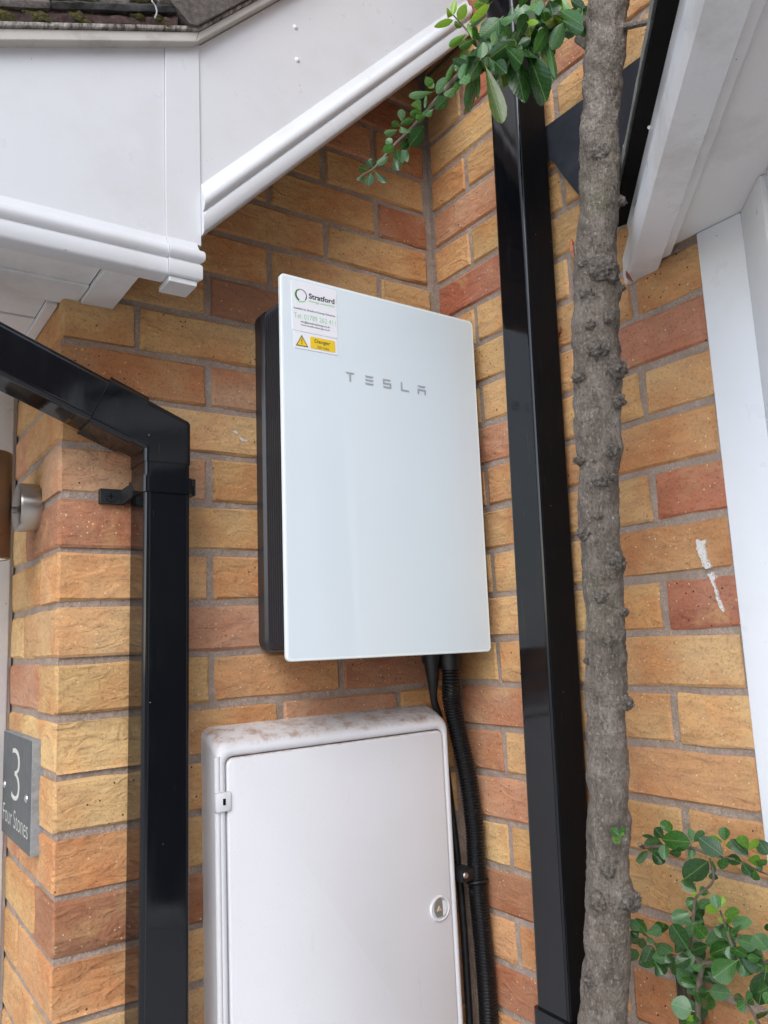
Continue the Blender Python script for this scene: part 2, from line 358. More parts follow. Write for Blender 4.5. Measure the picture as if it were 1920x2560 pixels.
BRC = {'B': (.565, .352, .168), 'Y': (.60, .388, .195), 'O': (.515, .280, .140), 'P': (.505, .290, .180), 'R': (.435, .195, .125), 'D': (.375, .185, .108), 'G': (.47, .300, .142)}
_bm = {}
def brick_mesh(L, seed, H=.065, D=.1025):
    key = (round(L, 4), seed)
    if key in _bm: return _bm[key]
    rnd = random.Random(seed * 7919 + int(L * 1e4))
    us = [0, .0035] + [L * k / 4 for k in (1, 2, 3)] + [L - .0035, L]
    vs = [0, .0035, H / 2, H - .0035, H]
    nu, nv = len(us), len(vs); pos = []
    for j, v in enumerate(vs):
        for i, u in enumerate(us):
            e = i in (0, nu - 1) or j in (0, nv - 1)
            q = .0016 if e else .0008
            du, dv = rnd.uniform(-q, q), rnd.uniform(-q, q)
            y = rnd.uniform(.0022, .0045) if e else rnd.uniform(-.0013, .0009)
            pos.append((u - L / 2 + du, y, v - H / 2 + dv))
    fs = [(j * nu + i, j * nu + i + 1, (j + 1) * nu + i + 1, (j + 1) * nu + i) for j in range(nv - 1) for i in range(nu - 1)]
    per = [i for i in range(nu)] + [j * nu + nu - 1 for j in range(1, nv)] + [(nv - 1) * nu + i for i in range(nu - 2, -1, -1)] + [j * nu for j in range(nv - 2, 0, -1)]
    base = len(pos)
    for k in per: pos.append((pos[k][0], D, pos[k][2]))
    n = len(per)
    fs += [(per[k], base + k, base + (k + 1) % n, per[(k + 1) % n]) for k in range(n)]
    me = MB().add(pos, fs).mesh('brick', 'brick', smooth=30)
    _bm[key] = me; return me
def brick(parent, xc, yc, zc, L, rot, col, rnd):
    o = bpy.data.objects.new('brick', brick_mesh(L, rnd.randrange(7)))
    o.matrix_basis = Matrix.Translation((xc, yc, zc)) @ Matrix.Rotation(rot + R(rnd.uniform(-.25, .25)), 4, 'Z') @ Matrix.Rotation(R(rnd.uniform(-.35, .35)), 4, 'Y')
    f = rnd.uniform(.90, 1.08); c = BRC[col]; o.color = (c[0] * f, c[1] * f * rnd.uniform(.97, 1.03), c[2] * f, 1)
    link(o, parent)
BACK = {9: 'GBBD', 10: 'BBB', 8: 'BBBB', 7: 'BBBB', 6: 'BDB', 5: 'BBPB', 4: 'OPB', 3: 'BYBO', 2: 'PBB', 1: 'DBBB', 0: 'YBB', -1: 'YPBB', -2: 'BOD', -3: 'YBPB', -4: 'YBB', -5: 'OBPB', -6: 'DDB', -7: 'OBOB', -8: 'YBB', -9: 'BOBP'}
RIGHTW = {10: 'BBB', 9: 'PBB', 8: 'BBB', 7: 'RBO', 6: 'BBG', 5: 'BBB', 4: 'BBR', 3: 'PBY', 2: 'BOO', 1: 'BBR', 0: 'YBO', -1: 'BBR', -2: 'BBY', -3: 'PBY', -4: 'PYO', -5: 'PBB', -6: 'YBB', -7: 'DOB', -8: 'OOO', -9: 'DBB', -10: 'BBB', 11: 'BDB', 12: 'BRB'}
def colour(tab, r, i, rnd):
    s_ = tab.get(r, '')
    return s_[i] if i < len(s_) else rnd.choice('BBBBYOPOBD')
rb = random.Random(3)
bw = thing('brick_wall', 'buff and red brick wall carrying the white glass panel, turning the corner by the house sign', 'wall', (-W / 2, 0, GZ))
rw = thing('brick_wall', 'brick wall behind the tree trunk, running from the inner corner to the white window frame', 'wall', (0, -.3, GZ))
K0, K1 = -20, 22
mb = MB(); mb.box(-W + .0035, 0.10, .0035, .10, GZ, K1 * J); mb.box(-W + .0035, -W + .10, .1002, .40, GZ, K1 * J)
mb.obj('mortar', 'mortar', bw, smooth=None)
mb = MB(); mb.box(.0035, .099, -.66, .0033, GZ, K1 * J); mb.obj('mortar', 'mortar', rw, smooth=None)
for r in range(K0, K1 + 1):
    z = (r - .5) * J
    if r % 2 == 0:
        xs = [(-W, -W + .215), (-W + .225, -W + .44), (-W + .45, -.014)]
        rs = [(.110 + .225 * i, .10 + .0925 + .2325 + .225 * i - .1) for i in range(0)]
        ret = [(.1125, .3225), (.3325, .40)]
        rgt = [(.010, .1075), (.1175, .3325), (.3425, .5575), (.5675, .65)]
    else:
        xs = [(-W + .1125, -W + .3275), (-W + .3375, -W + .5525), (-W + .5625, -.009)]
        ret = [(0, .215), (.225, .40)]
        rgt = [(.012, .2205), (.2305, .4455), (.4555, .65)]
    for i, (a, b) in enumerate(xs):
        brick(bw, (a + b) / 2, rb.uniform(-.0012, .0012), z, b - a, 0, colour(BACK, r, i + (r % 2), rb), rb)
    for i, (a, b) in enumerate(ret):
        cc = colour(BACK, r, 0, rb) if (i == 0 and r % 2) else rb.choice('BBYPBO')
        brick(bw, -W, (a + b) / 2, z, b - a, R(-90), cc, rb)
    for i, (a, b) in enumerate(rgt):
        brick(rw, rb.uniform(-.0012, .0012), -(a + b) / 2, z, b - a, R(-90), colour(RIGHTW, r, i, rb), rb)
# the same wall carries on above the bay roof
mb = MB(); mb.box(.0035, .099, -2.2, -.6602, .50, K1 * J); mb.obj('mortar', 'mortar', rw, smooth=None)
for r in range(8, K1 + 1):
    z = (r - .5) * J; y_ = .660 + (.0 if r % 2 else .1125)
    if r % 2 == 0: brick(rw, 0, -.7155, z, .1025, R(-90), rb.choice('BBYPBO'), rb)
    while y_ < 1.75:
        brick(rw, rb.uniform(-.0012, .0012), -(y_ + .1175), z, .215, R(-90), rb.choice('BBYPBO'), rb); y_ += .225
# and the house front continues behind the porch roof
mb = MB(); mb.box(-3.2, -W + .1, .402, .50, GZ, K1 * J); mb.obj('porch_rear', 'mortar', bw, smooth=None)
# paint splashes stuck on the bricks
def splash(parent, pts, off, axis):
    mb = MB(); f = [Vector(p) for p in pts]; mb.prism(f, off); return mb.obj('paint_splash', 'white_mark', parent, smooth=None)
def blot(cx, cz, pts): return [(cx + a, cz + b) for a, b in pts]
def ragged(poly, amp, rnd, sub=4):
    out = []
    for i in range(len(poly)):
        a = Vector(poly[i]); b = Vector(poly[(i + 1) % len(poly)])
        for k in range(sub):
            p = a.lerp(b, k / sub); out.append((p.x + rnd.uniform(-amp, amp), p.y + rnd.uniform(-amp, amp)))
    return out
rp = random.Random(5)
for poly in ([(-.5125, -.0315), (-.5165, -.0290), (-.5200, -.0330), (-.5262, -.0305), (-.5240, -.0420), (-.5262, -.0560), (-.5300, -.0675), (-.5245, -.0690), (-.5180, -.0660), (-.5150, -.0520), (-.5120, -.0430)],
             [(-.5240, -.0765), (-.5300, -.0745), (-.5345, -.0790), (-.5320, -.0860), (-.5350, -.1000), (-.5390, -.1120), (-.5425, -.1260), (-.5375, -.1240), (-.5335, -.1120), (-.5310, -.0960), (-.5275, -.0850)]):
    q = ragged(poly, .0010, rp); splash(rw, [(-.0024, a, b) for a, b in q], (.006, 0, 0), 0)
for poly in ([(-.4292, .1934), (-.4240, .1950), (-.4187, .1925), (-.4190, .1895), (-.4235, .1902)], [(-.4190, .1842), (-.4130, .1850), (-.4080, .1815), (-.4015, .1805), (-.4050, .1780), (-.4120, .1788)]):
    q = ragged(poly, .0006, rp, 3); splash(bw, [(a, -.0024, b) for a, b in q], (0, .006, 0), 1)

# ------------------------------------------------------------------ porch roof above the left part of the back wall
FY = -.150
pr = thing('porch_roof', 'white boxed porch eaves with sloping bargeboard and mossy tiles on top', 'roof', (-.6, -.07, .352))
def bl(x): return .425 + (x + .537) * 1.0154           # lower edge of the bargeboard
TOPV = .295
# left fascia, level lower edge, top edge pitched 22.5 degrees
def ft(x): return .7200 + (x + .537) * .4176
LX = -1.25
mb = MB(); mb.prism([(LX, FY, .400), (-.5885, FY, .400), (-.5885, FY, ft(-.5885)), (LX, FY, ft(LX))], (0, .012, 0)); mb.obj('fascia_board', 'upvc', pr, smooth=None)
PROF = [(0, .0585), (-.0022, .0580), (-.0050, .0530), (-.0080, .0475), (-.0105, .0440), (-.0140, .0420), (-.0165, .0380), (-.0172, .0335), (-.0160, .0290), (-.0130, .0262),
        (-.0105, .0252), (-.0100, .0240), (-.0118, .0222), (-.0126, .0195), (-.0126, .0030), (-.0110, .0008), (-.0090, 0), (.0160, 0), (.0160, .0585)]
mb = MB(); mb.loft([[(x, FY + a, .352 + b) for a, b in PROF] for x in (LX, -.5885)]); mb.obj('fascia_moulding', 'upvc', pr, smooth=40)
# vertical cover strip at the corner
mb = MB(); mb.prism([(-.5880, FY - .0025, .409), (-.5375, FY - .0025, .409), (-.5375, FY - .0025, .7205), (-.5880, FY - .0025, ft(-.588) + .001)], (0, .016, 0))
cs = mb.obj('corner_strip', 'upvc', pr, smooth=None, bevel=.0008)
rings = []
for x, q in ((-.5880, 1), (-.5470, 1), (-.5450, .98)):
    rings.append([(x if a > -.009 else x + (0 if x < -.56 else .0065 * min(1, (-a - .009) / .006)), FY - .0028 + a * q, .352 + b) for a, b in PROF])
mb = MB(); mb.loft(rings); mb.obj('strip_moulding', 'upvc', cs, smooth=40)
mb = MB(); mb.box(-.5865, -.5478, FY - .0105, FY + .031, .3440, .3516); mb.obj('strip_foot', 'upvc', cs, smooth=None, bevel=.001)
# sloping bargeboard
ang = math.atan(1.0154); ca, sa = math.cos(ang), math.sin(ang)
x0, x1 = -.5372, -.004
mb = MB(); mb.prism([(x0, FY, bl(x0) + .030), (x1, FY, bl(x1) + .030), (x1, FY, bl(x1) + TOPV), (x0, FY, bl(x0) + TOPV)], (0, .012, 0)); bb = mb.obj('bargeboard', 'upvc', pr, smooth=None)
mb = MB(); mb.loft([[(x, FY + a * .92, bl(x) + b * .92 / ca) for a, b in PROF] for x in (x0, x1)]); mb.obj('bargeboard_moulding', 'upvc', pr, smooth=40)
for (nx, nz) in ((-.3759, .8217), (-.3742, .7648)):
    mb = MB(); rg = []
    for k in range(5):
        a = R(90 * k / 4); rg.append([(nx + .0042 * math.cos(a) * math.cos(R(30 * i)), FY - .0030 * math.sin(a), nz + .0042 * math.cos(a) * math.sin(R(30 * i))) for i in range(12)])
    mb.loft(rg); mb.obj('nail_cap', 'nail_white', bb)
# level soffit of the boxed end and of the porch behind
SZ = .3600
mb = MB(); mb.box(LX, -.5900, FY + .0165, FY + .0225, SZ - .004, SZ + .03); mb.obj('soffit_trim', 'soffit_white', pr, smooth=None)
mb = MB(); mb.box(-.6610, -.6150, FY + .0230, -.002, SZ - .003, SZ + .006); mb.obj('soffit_end_board', 'soffit_white', pr, smooth=None, bevel=.001)
ys = [FY + .0235, -.056, .020, .096, .172, .248, .324]
for i in range(6):
    mb = MB(); mb.box(LX, -.6625 if ys[i + 1] < 0.03 else -.7025, ys[i] + .0012, ys[i + 1] - .0012, SZ + (.0005 if i % 2 else .003), SZ + .011); mb.obj('soffit_board', 'soffit_white', pr, smooth=None, bevel=.001)
mb = MB(); mb.box(-.7020, -.6870, .0212, .33, SZ - .004, SZ + .004); mb.obj('wall_trim', 'soffit_white', pr, smooth=None, bevel=.001)
mb = MB(); mb.box(LX, -.6170, FY + .024, .40, SZ + .012, SZ + .02); mb.obj('soffit_backing', 'gap_black', pr, smooth=None)
# unseen deck added behind the bargeboard to keep light out
mb = MB(); mb.prism([(x0 - .05, FY + .013, bl(x0 - .05) + .17), (x1, FY + .013, bl(x1) + .17), (x1, FY + .013, bl(x1) + .19), (x0 - .05, FY + .013, bl(x0 - .05) + .19)], (0, .148, 0)); mb.obj('light_stop_deck', 'tile_black', pr, smooth=None)
# dirty capping strip on top of the boards, then bedding, tiles and moss
def band(name, mat, yf, yb, lo, hi, parent=pr, xa=LX, xb=-.5600, xc=.0, bev=.0015):
    mid = lambda h: (-.5455 + h * .20, ft(-.5455) + h * 1.02)
    a = [(xa, yf, ft(xa) + lo), (mid(lo)[0], yf, mid(lo)[1]), (mid(hi)[0], yf, mid(hi)[1]), (xa, yf, ft(xa) + hi)]
    MB().prism(a, (0, yb - yf, 0)).obj(name, mat, parent, smooth=None, bevel=bev)
    b = [(mid(lo)[0], yf, mid(lo)[1]), (xc, yf, mid(lo)[1] + (xc - mid(lo)[0]) * 1.0154), (xc, yf, mid(hi)[1] + (xc - mid(hi)[0]) * 1.0154), (mid(hi)[0], yf, mid(hi)[1])]
    MB().prism(b, (0, yb - yf, 0)).obj(name, mat, parent, smooth=None, bevel=bev)
band('capping_strip', 'upvc_dirty', FY - .0155, FY + .02, -.004, .0130)
band('undercloak', 'cement_edge', FY - .0195, FY + .3, .0134, .0205)
rg = random.Random(11)
def rough_slab(name, mat, x_a, x_b, zlo, zhi, yf, yb, n, amp, parent=pr, slope=ft):
    rings = []
    for i in range(n + 1):
        x = x_a + (x_b - x_a) * i / n; j = lambda q=amp: rg.uniform(-q, q)
        rings.append([(x, yf + j(), slope(x) + zlo), (x, yf + j() - .002, slope(x) + (zlo + zhi) / 2 + j()), (x, yf + j() + .003, slope(x) + zhi + j()), (x, yb, slope(x) + zhi), (x, yb, slope(x) + zlo)])
    return MB().loft(rings).obj(name, mat, parent, smooth=60)
rough_slab('bedding_mortar', 'tile_red', LX, -.5750, .0208, .0390, FY - .0160, FY + .3, 70, .0022)
for i, (xa, xb) in enumerate(((-1.24, -.96), (-.955, -.745), (-.742, -.560))):
    rough_slab('roof_tile', 'tile_black' if i != 1 else 'tile', xa, xb, .0385, .0525, FY - .0205, FY + .30, 16, .0010)
for i, (xa, xb) in enumerate(((-1.22, -.90), (-.895, -.690), (-.687, -.540))):
    rough_slab('roof_tile', 'tile', xa, xb, .0560, .0720, FY - .004, FY + .34, 16, .0010)
bt_ = lambda x: bl(x) + TOPV
xs_ = [-.598, -.43, -.215, .0]
for i in range(3):
    rough_slab('verge_tile', 'tile', xs_[i] + .0015, xs_[i + 1], .0225 + .004 * i, .0800, FY - .0255 - .002 * i, FY + .3, 14, .0012, slope=lambda x: bt_(max(x, -.5550)) + (0 if x > -.555 else (x + .555) * -.8))
def moss(xc, zc, yc, sx, sy, sz, parent=pr):
    bm = bmesh.new(); bmesh.ops.create_icosphere(bm, subdivisions=3, radius=1)
    for v in bm.verts:
        n_ = noise.noise(v.co * 2.5 + Vector((xc * 50, 0, 0))) * .45 + noise.noise(v.co * 7) * .25
        v.co = Vector((v.co.x * sx, v.co.y * sy, v.co.z * sz)) * (1 + n_) + Vector((xc, yc, zc))
    me = bpy.data.meshes.new('moss_clump'); bm.to_mesh(me); bm.free(); me.materials.append(M['moss']); me.polygons.foreach_set('use_smooth', [True] * len(me.polygons))
    return link(bpy.data.objects.new('moss_clump', me), parent)
for (px, py, sx, sz) in ((10, 45, .024, .014), (95, 50, .030, .012), (195, 47, .017, .011), (180, 12, .026, .007), (225, 4, .022, .007), (365, 5, .020, .009), (395, 52, .012, .007), (415, 70, .012, .006), (345, 48, .012, .006)):
    p = at(px, py, 1, FY - .012); moss(p.x, p.z, FY - .010, sx, .010, sz)
w_ = [at(q[0], q[1], 1, FY - .03) for q in ((380, 2), (388, 14), (392, 30), (387, 45))]
mb = MB(); mb.tube(catmull([at(379, -20, 1, FY - .02)] + w_, 4), .0011, 6)
tag(mb.obj('wire', 'logo_grey'), 'short pale wire end hanging over the mossy tiles', 'wire')

# ------------------------------------------------------------------ left downpipe: vertical run, elbow and raking pipe
dp = thing('downpipe', 'black square downpipe with an elbow and raking offset pipe beside the glass panel', 'drainpipe', (-.567, -.0425, GZ))
YC = -.0425; w = .065
E0 = Vector((-.5580, YC, .1560)); sl = Vector((-.9239, 0, .3870)).normalized(); nrm = Vector((sl.z, 0, -sl.x))
vb = Vector((-.5755, YC, GZ)); vd = (vb - E0).normalized()
mb = MB(); sq_pipe(mb, E0 + vd * .036, vb, w, w); mb.obj('pipe', 'black_plastic', dp)
mb = MB(); sq_pipe(mb, E0 + sl * .075, E0 + sl * .90, w, w, side=nrm); mb.obj('raking_pipe', 'black_plastic', dp)
# elbow body: mitred
prf = rrect_s(.0672, .0672, .0065, 6)
bis = (sl + vd).normalized(); side_v = vd.cross(Vector((0, 1, 0))).normalized()
def ring_at(c, t):
    a = Vector((0, 1, 0)).cross(t).normalized(); return [c + a * u + Vector((0, 1, 0)) * v for u, v in prf]
r0 = ring_at(E0 - vd * 0 + vd * .040, -vd); r2 = ring_at(E0 + sl * .050, sl)
mid = []
for pnt in r0:                                   # run each edge line up to the mitre plane
    d_ = -vd; nplane = (sl + d_).normalized()
    t_ = (E0 - pnt).dot(nplane) / d_.dot(nplane); mid.append(pnt + d_ * t_)
# soften the outer knee a little
mb = MB(); mb.loft([r0, [a.lerp(b, .90) for a, b in zip(r0, mid)], [a.lerp(b, .96) for a, b in zip(r0, mid)], [b.lerp(m, .96) for m, b in zip(mid, r2)], [b.lerp(m, .90) for m, b in zip(mid, r2)], r2])
el_ = mb.obj('elbow', 'black_plastic', dp, smooth=32)
mb = MB(); sq_pipe(mb, E0 + sl * .044, E0 + sl * .100, .0735, .0735, .007, side=nrm); mb.obj('socket', 'black_plastic', el_)
mb = MB(); sq_pipe(mb, E0 + sl * .0995, E0 + sl * .1015, .0745, .0745, .007, side=nrm); mb.obj('socket_rim', 'black_plastic', el_)
# bracket: strap, lug with screw, right-hand catch
bk = MB(); sq_pipe(bk, E0 + vd * .0600, E0 + vd * .0830, .0705, .0700, .0060); bk = bk.obj('bracket', 'black_plastic', dp)
mb = MB(); mb.box(-.6325, -.6000, -.0075, .002, .0655, .0870); mb.obj('bracket_lug', 'black_matt', bk, smooth=None, bevel=.0012)
mb = MB(); mb.prism([(-.6020, -.0075, .0655), (-.6020, -.0075, .0870), (-.5935, -.0300, .0940), (-.5935, -.0300, .0735)], (.0045, .004, 0)); mb.obj('bracket_arm', 'black_matt', bk, smooth=None)
mb = MB(); mb.tube([(-.6180, -.0075, .0760), (-.6180, -.0100, .0760)], .0072, 16); mb.obj('screw', 'black_matt', bk)
mb = MB(); mb.box(-.6225, -.6135, -.0108, -.0098, .0753, .0767); mb.box(-.6187, -.6173, -.0109, -.0098, .0715, .0805); mb.obj('screw_slot', 'gap_black', bk, smooth=None)
mb = MB(); mb.box(-.5250, -.5165, -.0700, -.010, .0725, .0965); mb.obj('bracket_catch', 'black_plastic', bk, bevel=.001)
mb = MB(); mb.tube([(-.5185, -.030, .0725), (-.5178, -.0305, .0650), (-.5178, -.0305, .0570)], [.003, .0042, .003], 10); mb.obj('bracket_hook', 'black_matt', bk)

# ------------------------------------------------------------------ right downpipe
dr = thing('downpipe', 'black square downpipe standing straight against the wall between inner corner and tree trunk', 'drainpipe', (-.0425, -.24, GZ))
p_lo, p_hi = Vector((-.0425, -.2345, GZ)), Vector((-.0425, -.3290, 2.0))
mb = MB(); sq_pipe(mb, p_lo, p_hi, .065, .0635, .0055); rp_ = mb.obj('pipe', 'black_worn', dr)
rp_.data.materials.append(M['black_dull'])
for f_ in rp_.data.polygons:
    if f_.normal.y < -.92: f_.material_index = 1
pt = lambda z: p_lo.lerp(p_hi, (z - GZ) / (2.0 - GZ))
mb = MB(); sq_pipe(mb, pt(-.6720), pt(-.7300), .0740, .0725, .007); mb.obj('socket', 'black_worn', dr)
mb = MB(); mb.box(-.030, .002, -.365, -.325, -.735, -.700); mb.obj('bracket_lug', 'black_matt', dr, bevel=.002)
mb = MB(); mb.tube([(-.031, -.345, -.7175), (-.040, -.345, -.7175)], .011, 14); mb.obj('bracket_boss', 'black_matt', dr)

# ------------------------------------------------------------------ electrical gateway with white glass front
GX, GZ0, GZ1, GY = -.2165, -.1680, .4095, -.1300
gw = thing('energy_gateway', 'black ribbed electrical unit with white glass front panel and stickers', 'electrical box', (GX, 0, GZ0))
tilt = Matrix.Translation((GX, 0, (GZ0 + GZ1) / 2)) @ Matrix.Rotation(R(.62), 4, 'Y') @ Matrix.Translation((-GX, 0, -(GZ0 + GZ1) / 2))
def gpart(o):
    o.matrix_basis = tilt; return o
PW, PH, PCZ = .3815, GZ1 - GZ0, (GZ0 + GZ1) / 2
def ring(w_, h_, r_, y, cx=GX, cz=PCZ, n=6): return [(a, y, b) for a, b in rrect(w_, h_, r_, n, cx, cz)]
mb = MB(); mb.loft([ring(PW, PH, .0080, GY + .0062), ring(PW, PH, .0080, GY + .0012), ring(PW - .0022, PH - .0022, .0072, GY), ring(PW - .0080, PH - .0080, .0050, GY)], cap=False)
mb.add(ring(PW, PH, .0080, GY + .0062), [tuple(range(24))])
gpart(mb.obj('glass_rim', 'glass_rim', gw, smooth=30))
mb = MB(); mb.loft([ring(PW - .0080, PH - .0080, .0050, GY), ring(PW - .0078, PH - .0078, .0050, GY + .003)], cap=True); gp = gpart(mb.obj('glass_panel', 'glass_white', gw, smooth=30))
# ribbed casing: rounded outlines stepped in and out along its depth
BW, BH, BCX, BCZ = .3365, .5430, GX - .0005, PCZ + .0005
rings = [ring(BW + .004, BH + .004, .016, -.0015, BCX, BCZ), ring(BW + .004, BH + .004, .016, -.022, BCX, BCZ), ring(BW - .001, BH - .001, .0145, -.0245, BCX, BCZ)]
y = -.0275; k = 0
while y > -.1175:
    rings += [ring(BW - .009, BH - .009, .012, y, BCX, BCZ), ring(BW - .009, BH - .009, .012, y - .0022, BCX, BCZ), ring(BW, BH, .015, y - .0036, BCX, BCZ), ring(BW, BH, .015, y - .0058, BCX, BCZ)]
    y -= .0072; k += 1
rings += [ring(BW - .010, BH - .010, .012, -.1195, BCX, BCZ), ring(BW - .010, BH - .010, .012, GY + .0063, BCX, BCZ)]
mb = MB(); mb.loft(rings); gpart(mb.obj('ribbed_casing', 'black_casing', gw, smooth=28))
# stickers
S1 = (-.3860, -.3066, .3240, .4032)
def quad(x0, x1, z0, z1, y, mat, name, parent, r=.002, th=.0005):
    mb = MB(); pr_ = rrect(x1 - x0, z1 - z0, r, 4, (x0 + x1) / 2, (z0 + z1) / 2); mb.loft([[(a, y, b) for a, b in pr_], [(a, y + th, b) for a, b in pr_]])
    return mb.obj(name, mat, parent, smooth=None)
def lett(txt, mat, box, y, parent, bold=0, shear=0, name='lettering'):
    o = bpy.data.objects.new(name, text_mesh(txt, mat, *box, y, bold, shear)); return link(o, parent)
st = quad(*S1, GY - .0008, 'sticker_white', 'installer_sticker', gw, .002, .0009)
yy = GY - .0011
lett('Stratford', 'print_black', (-.3563, -.3105, .3795, .3880), yy, st, .022)
lett('energy solutions', 'print_green', (-.3565, -.3105, .3728, .3776), yy, st, 0, .25)
lett('Installed by Stratford Energy Solutions', 'print_black', (-.3828, -.3103, .3575, .3612), yy, st, .006)
lett('Tel: 01789 262 411', 'print_pale_green', (-.3830, -.3100, .3442, .3522), yy, st, -.004)
lett('info@stratfordenergy.co.uk', 'print_black', (-.3722, -.3206, .3372, .3412), yy, st, .006)
lett('www.stratfordenergy.co.uk', 'print_black', (-.3722, -.3208, .3325, .3360), yy, st, .006)
def swoosh(cx, cz, ro, ri, off, a0, a1, mat):
    mb = MB(); n = 28; A = []; B_ = []
    for i in range(n + 1):
        a = R(a0 + (a1 - a0) * i / n); A.append((cx + ro * math.cos(a), yy, cz + ro * math.sin(a))); B_.append((cx + off[0] + ri * math.cos(a), yy, cz + off[1] + ri * math.sin(a)))
    mb.add(A + B_, [(i, i + 1, n + 2 + i, n + 1 + i) for i in range(n)]); mb.obj('emblem', mat, st, smooth=None)
swoosh(-.3697, .3815, .0102, .0086, (.0006, .0008), 35, 245, 'print_black')
swoosh(-.3697, .3815, .0100, .0088, (-.0003, .0004), -40, 70, 'print_black')
yy -= .0001
swoosh(-.3706, .3812, .0106, .0096, (.0004, .0003), 120, 325, 'print_green')
S2 = (-.3836, -.3082, .2965, .3232)
st2 = quad(*S2, GY - .0006, 'sticker_white', 'warning_sticker', gw, .001, .0007)
y2 = GY - .0009
quad(-.3563, -.3120, .3000, .3187, y2, 'print_yellow', 'yellow_field', st2, .002, .0002)
mb = MB(); mb.add([(-.3811, y2, .3002), (-.3600, y2, .3004), (-.3707, y2, .3182)], [(0, 1, 2)]); mb.obj('warning_triangle', 'print_black', st2, smooth=None)
mb = MB(); mb.add([(-.3792, y2 - .0001, .3013), (-.3619, y2 - .0001, .3015), (-.3707, y2 - .0001, .3160)], [(0, 1, 2)]); mb.obj('triangle_field', 'print_yellow', st2, smooth=None)
mb = MB(); mb.add([(a, y2 - .0002, b) for a, b in ((-.3700, .3138), (-.3692, .3138), (-.3712, .3090), (-.3695, .3096), (-.3709, .3050), (-.3700, .3052), (-.3712, .3026), (-.3719, .3054), (-.3713, .3052), (-.3702, .3083), (-.3722, .3078))], [(0, 10, 2, 1), (10, 9, 3, 2), (9, 8, 4, 3), (8, 7, 6, 5, 4)]); mb.obj('lightning_bolt', 'print_black', st2, smooth=None)
lett('Danger', 'print_black', (-.3486, -.3208, .3082, .3154), y2 - .0002, st2, .004)
lett('230 Volts', 'print_black', (-.3445, -.3235, .3015, .3056), y2 - .0002, st2, -.002)
# maker's lettering: five spaced block letters built from bars
lg = MB(); yl = GY - .0004
def bar(x0, x1, z0, z1, sl_=0, sr=0): lg.add([(x0 + sl_, yl, z0), (x1 - sr, yl, z0), (x1, yl, z1), (x0, yl, z1)], [(0, 1, 2, 3)])
zt, hb, H_ = .2718, .0031, .0152
bar(-.2968, -.2790, zt - hb, zt, .0035, .0035); bar(-.2896, -.2862, zt - H_, zt - hb - .0006)
for q in (0, 1, 2): bar(-.2605, -.2435, zt - hb - q * .0060, zt - q * .0060, .0016, .0022)
bar(-.2258, -.2095, zt - hb, zt, .0, .003); bar(-.2258, -.2225, zt - .0092, zt - hb); bar(-.2225, -.2095, zt - .0092, zt - .0061); bar(-.2128, -.2095, zt - H_, zt - .0092); bar(-.2262, -.2128, zt - H_, zt - H_ + hb, .002)
bar(-.1905, -.1872, zt - H_, zt); bar(-.1872, -.1748, zt - H_, zt - H_ + hb, 0, -.002)
bar(-.1565, -.1390, zt - hb, zt, .0024, .0024); bar(-.1565, -.1390, zt - .0092, zt - .0061); bar(-.1565, -.1532, zt - H_, zt - .0092); bar(-.1423, -.1390, zt - H_, zt - .0092)
lg.obj('maker_lettering', 'logo_grey', gp, smooth=None)
# cable glands under the casing
mb = MB(); mb.tube([(-.0560, -.055, -.150), (-.0560, -.055, -.1800), (-.0565, -.0545, -.1980)], [.0205, .0205, .0185], 20); mb.obj('cable_gland', 'black_matt', gw)
mb = MB(); mb.tube([(-.0850, -.040, -.150), (-.0850, -.040, -.1850)], [.0185, .0165], 18); mb.obj('cable_gland', 'black_matt', gw)

# ------------------------------------------------------------------ conduit and cable
path = catmull([(-.0565, -.0545, -.185), (-.0560, -.0530, -.220), (-.0500, -.0450, -.256), (-.0395, -.0460, -.312), (-.0290, -.0500, -.376), (-.0225, -.0520, -.456), (-.0225, -.0520, -.502), (-.0230, -.0520, -.563), (-.0205, -.0530, -.625), (-.0200, -.0560, -.715), (-.0200, -.0560, -.80), (-.0200, -.0560, -1.10), (-.0200, -.0560, -1.58)], 46)
dist = 0; last = path[0]; pts = []; rads = []
pitch = .0050; acc = 0
L_ = [0]
for a, b in zip(path, path[1:]): L_.append(L_[-1] + (b - a).length)
n_r = int(L_[-1] / (pitch / 5)); j = 0
for i in range(n_r):
    s_ = i * pitch / 5
    while j < len(L_) - 2 and L_[j + 1] < s_: j += 1
    t_ = (s_ - L_[j]) / max(1e-9, L_[j + 1] - L_[j]); pts.append(path[j].lerp(path[j + 1], t_)); rads.append((.0160, .0160, .0152, .0136, .0142)[i % 5])
mb = MB(); mb.tube(pts, rads, 20); tag(mb.obj('conduit', 'conduit_black', smooth=50), 'corrugated black flexible conduit dropping from the glass panel beside the meter box', 'conduit')
mb = MB(); cp = catmull([(-.0850, -.040, -.180), (-.0835, -.038, -.212), (-.0740, -.026, -.250), (-.0580, -.020, -.290), (-.0450, -.018, -.41), (-.0380, -.018, -.49), (-.0330, -.020, -.60), (-.0330, -.022, -.75), (-.0330, -.022, -1.1), (-.0330, -.022, -1.59)], 8)
rr_ = [max(.0062, .0155 - .00065 * i) if i < 16 else .0062 for i in range(len(cp))]
mb.tube(cp, rr_, 12); tag(mb.obj('cable', 'black_matt'), 'smooth black cable running behind the corrugated conduit', 'cable')
ck = thing('pipe_clip', 'black saddle clip with a bright screw holding the corrugated conduit', 'clip', (-.03, 0, -.53))
mb = MB(); mb.box(-.0620, -.0330, -.060, -.001, -.5420, -.5230); mb.obj('base', 'black_matt', ck, bevel=.0015)
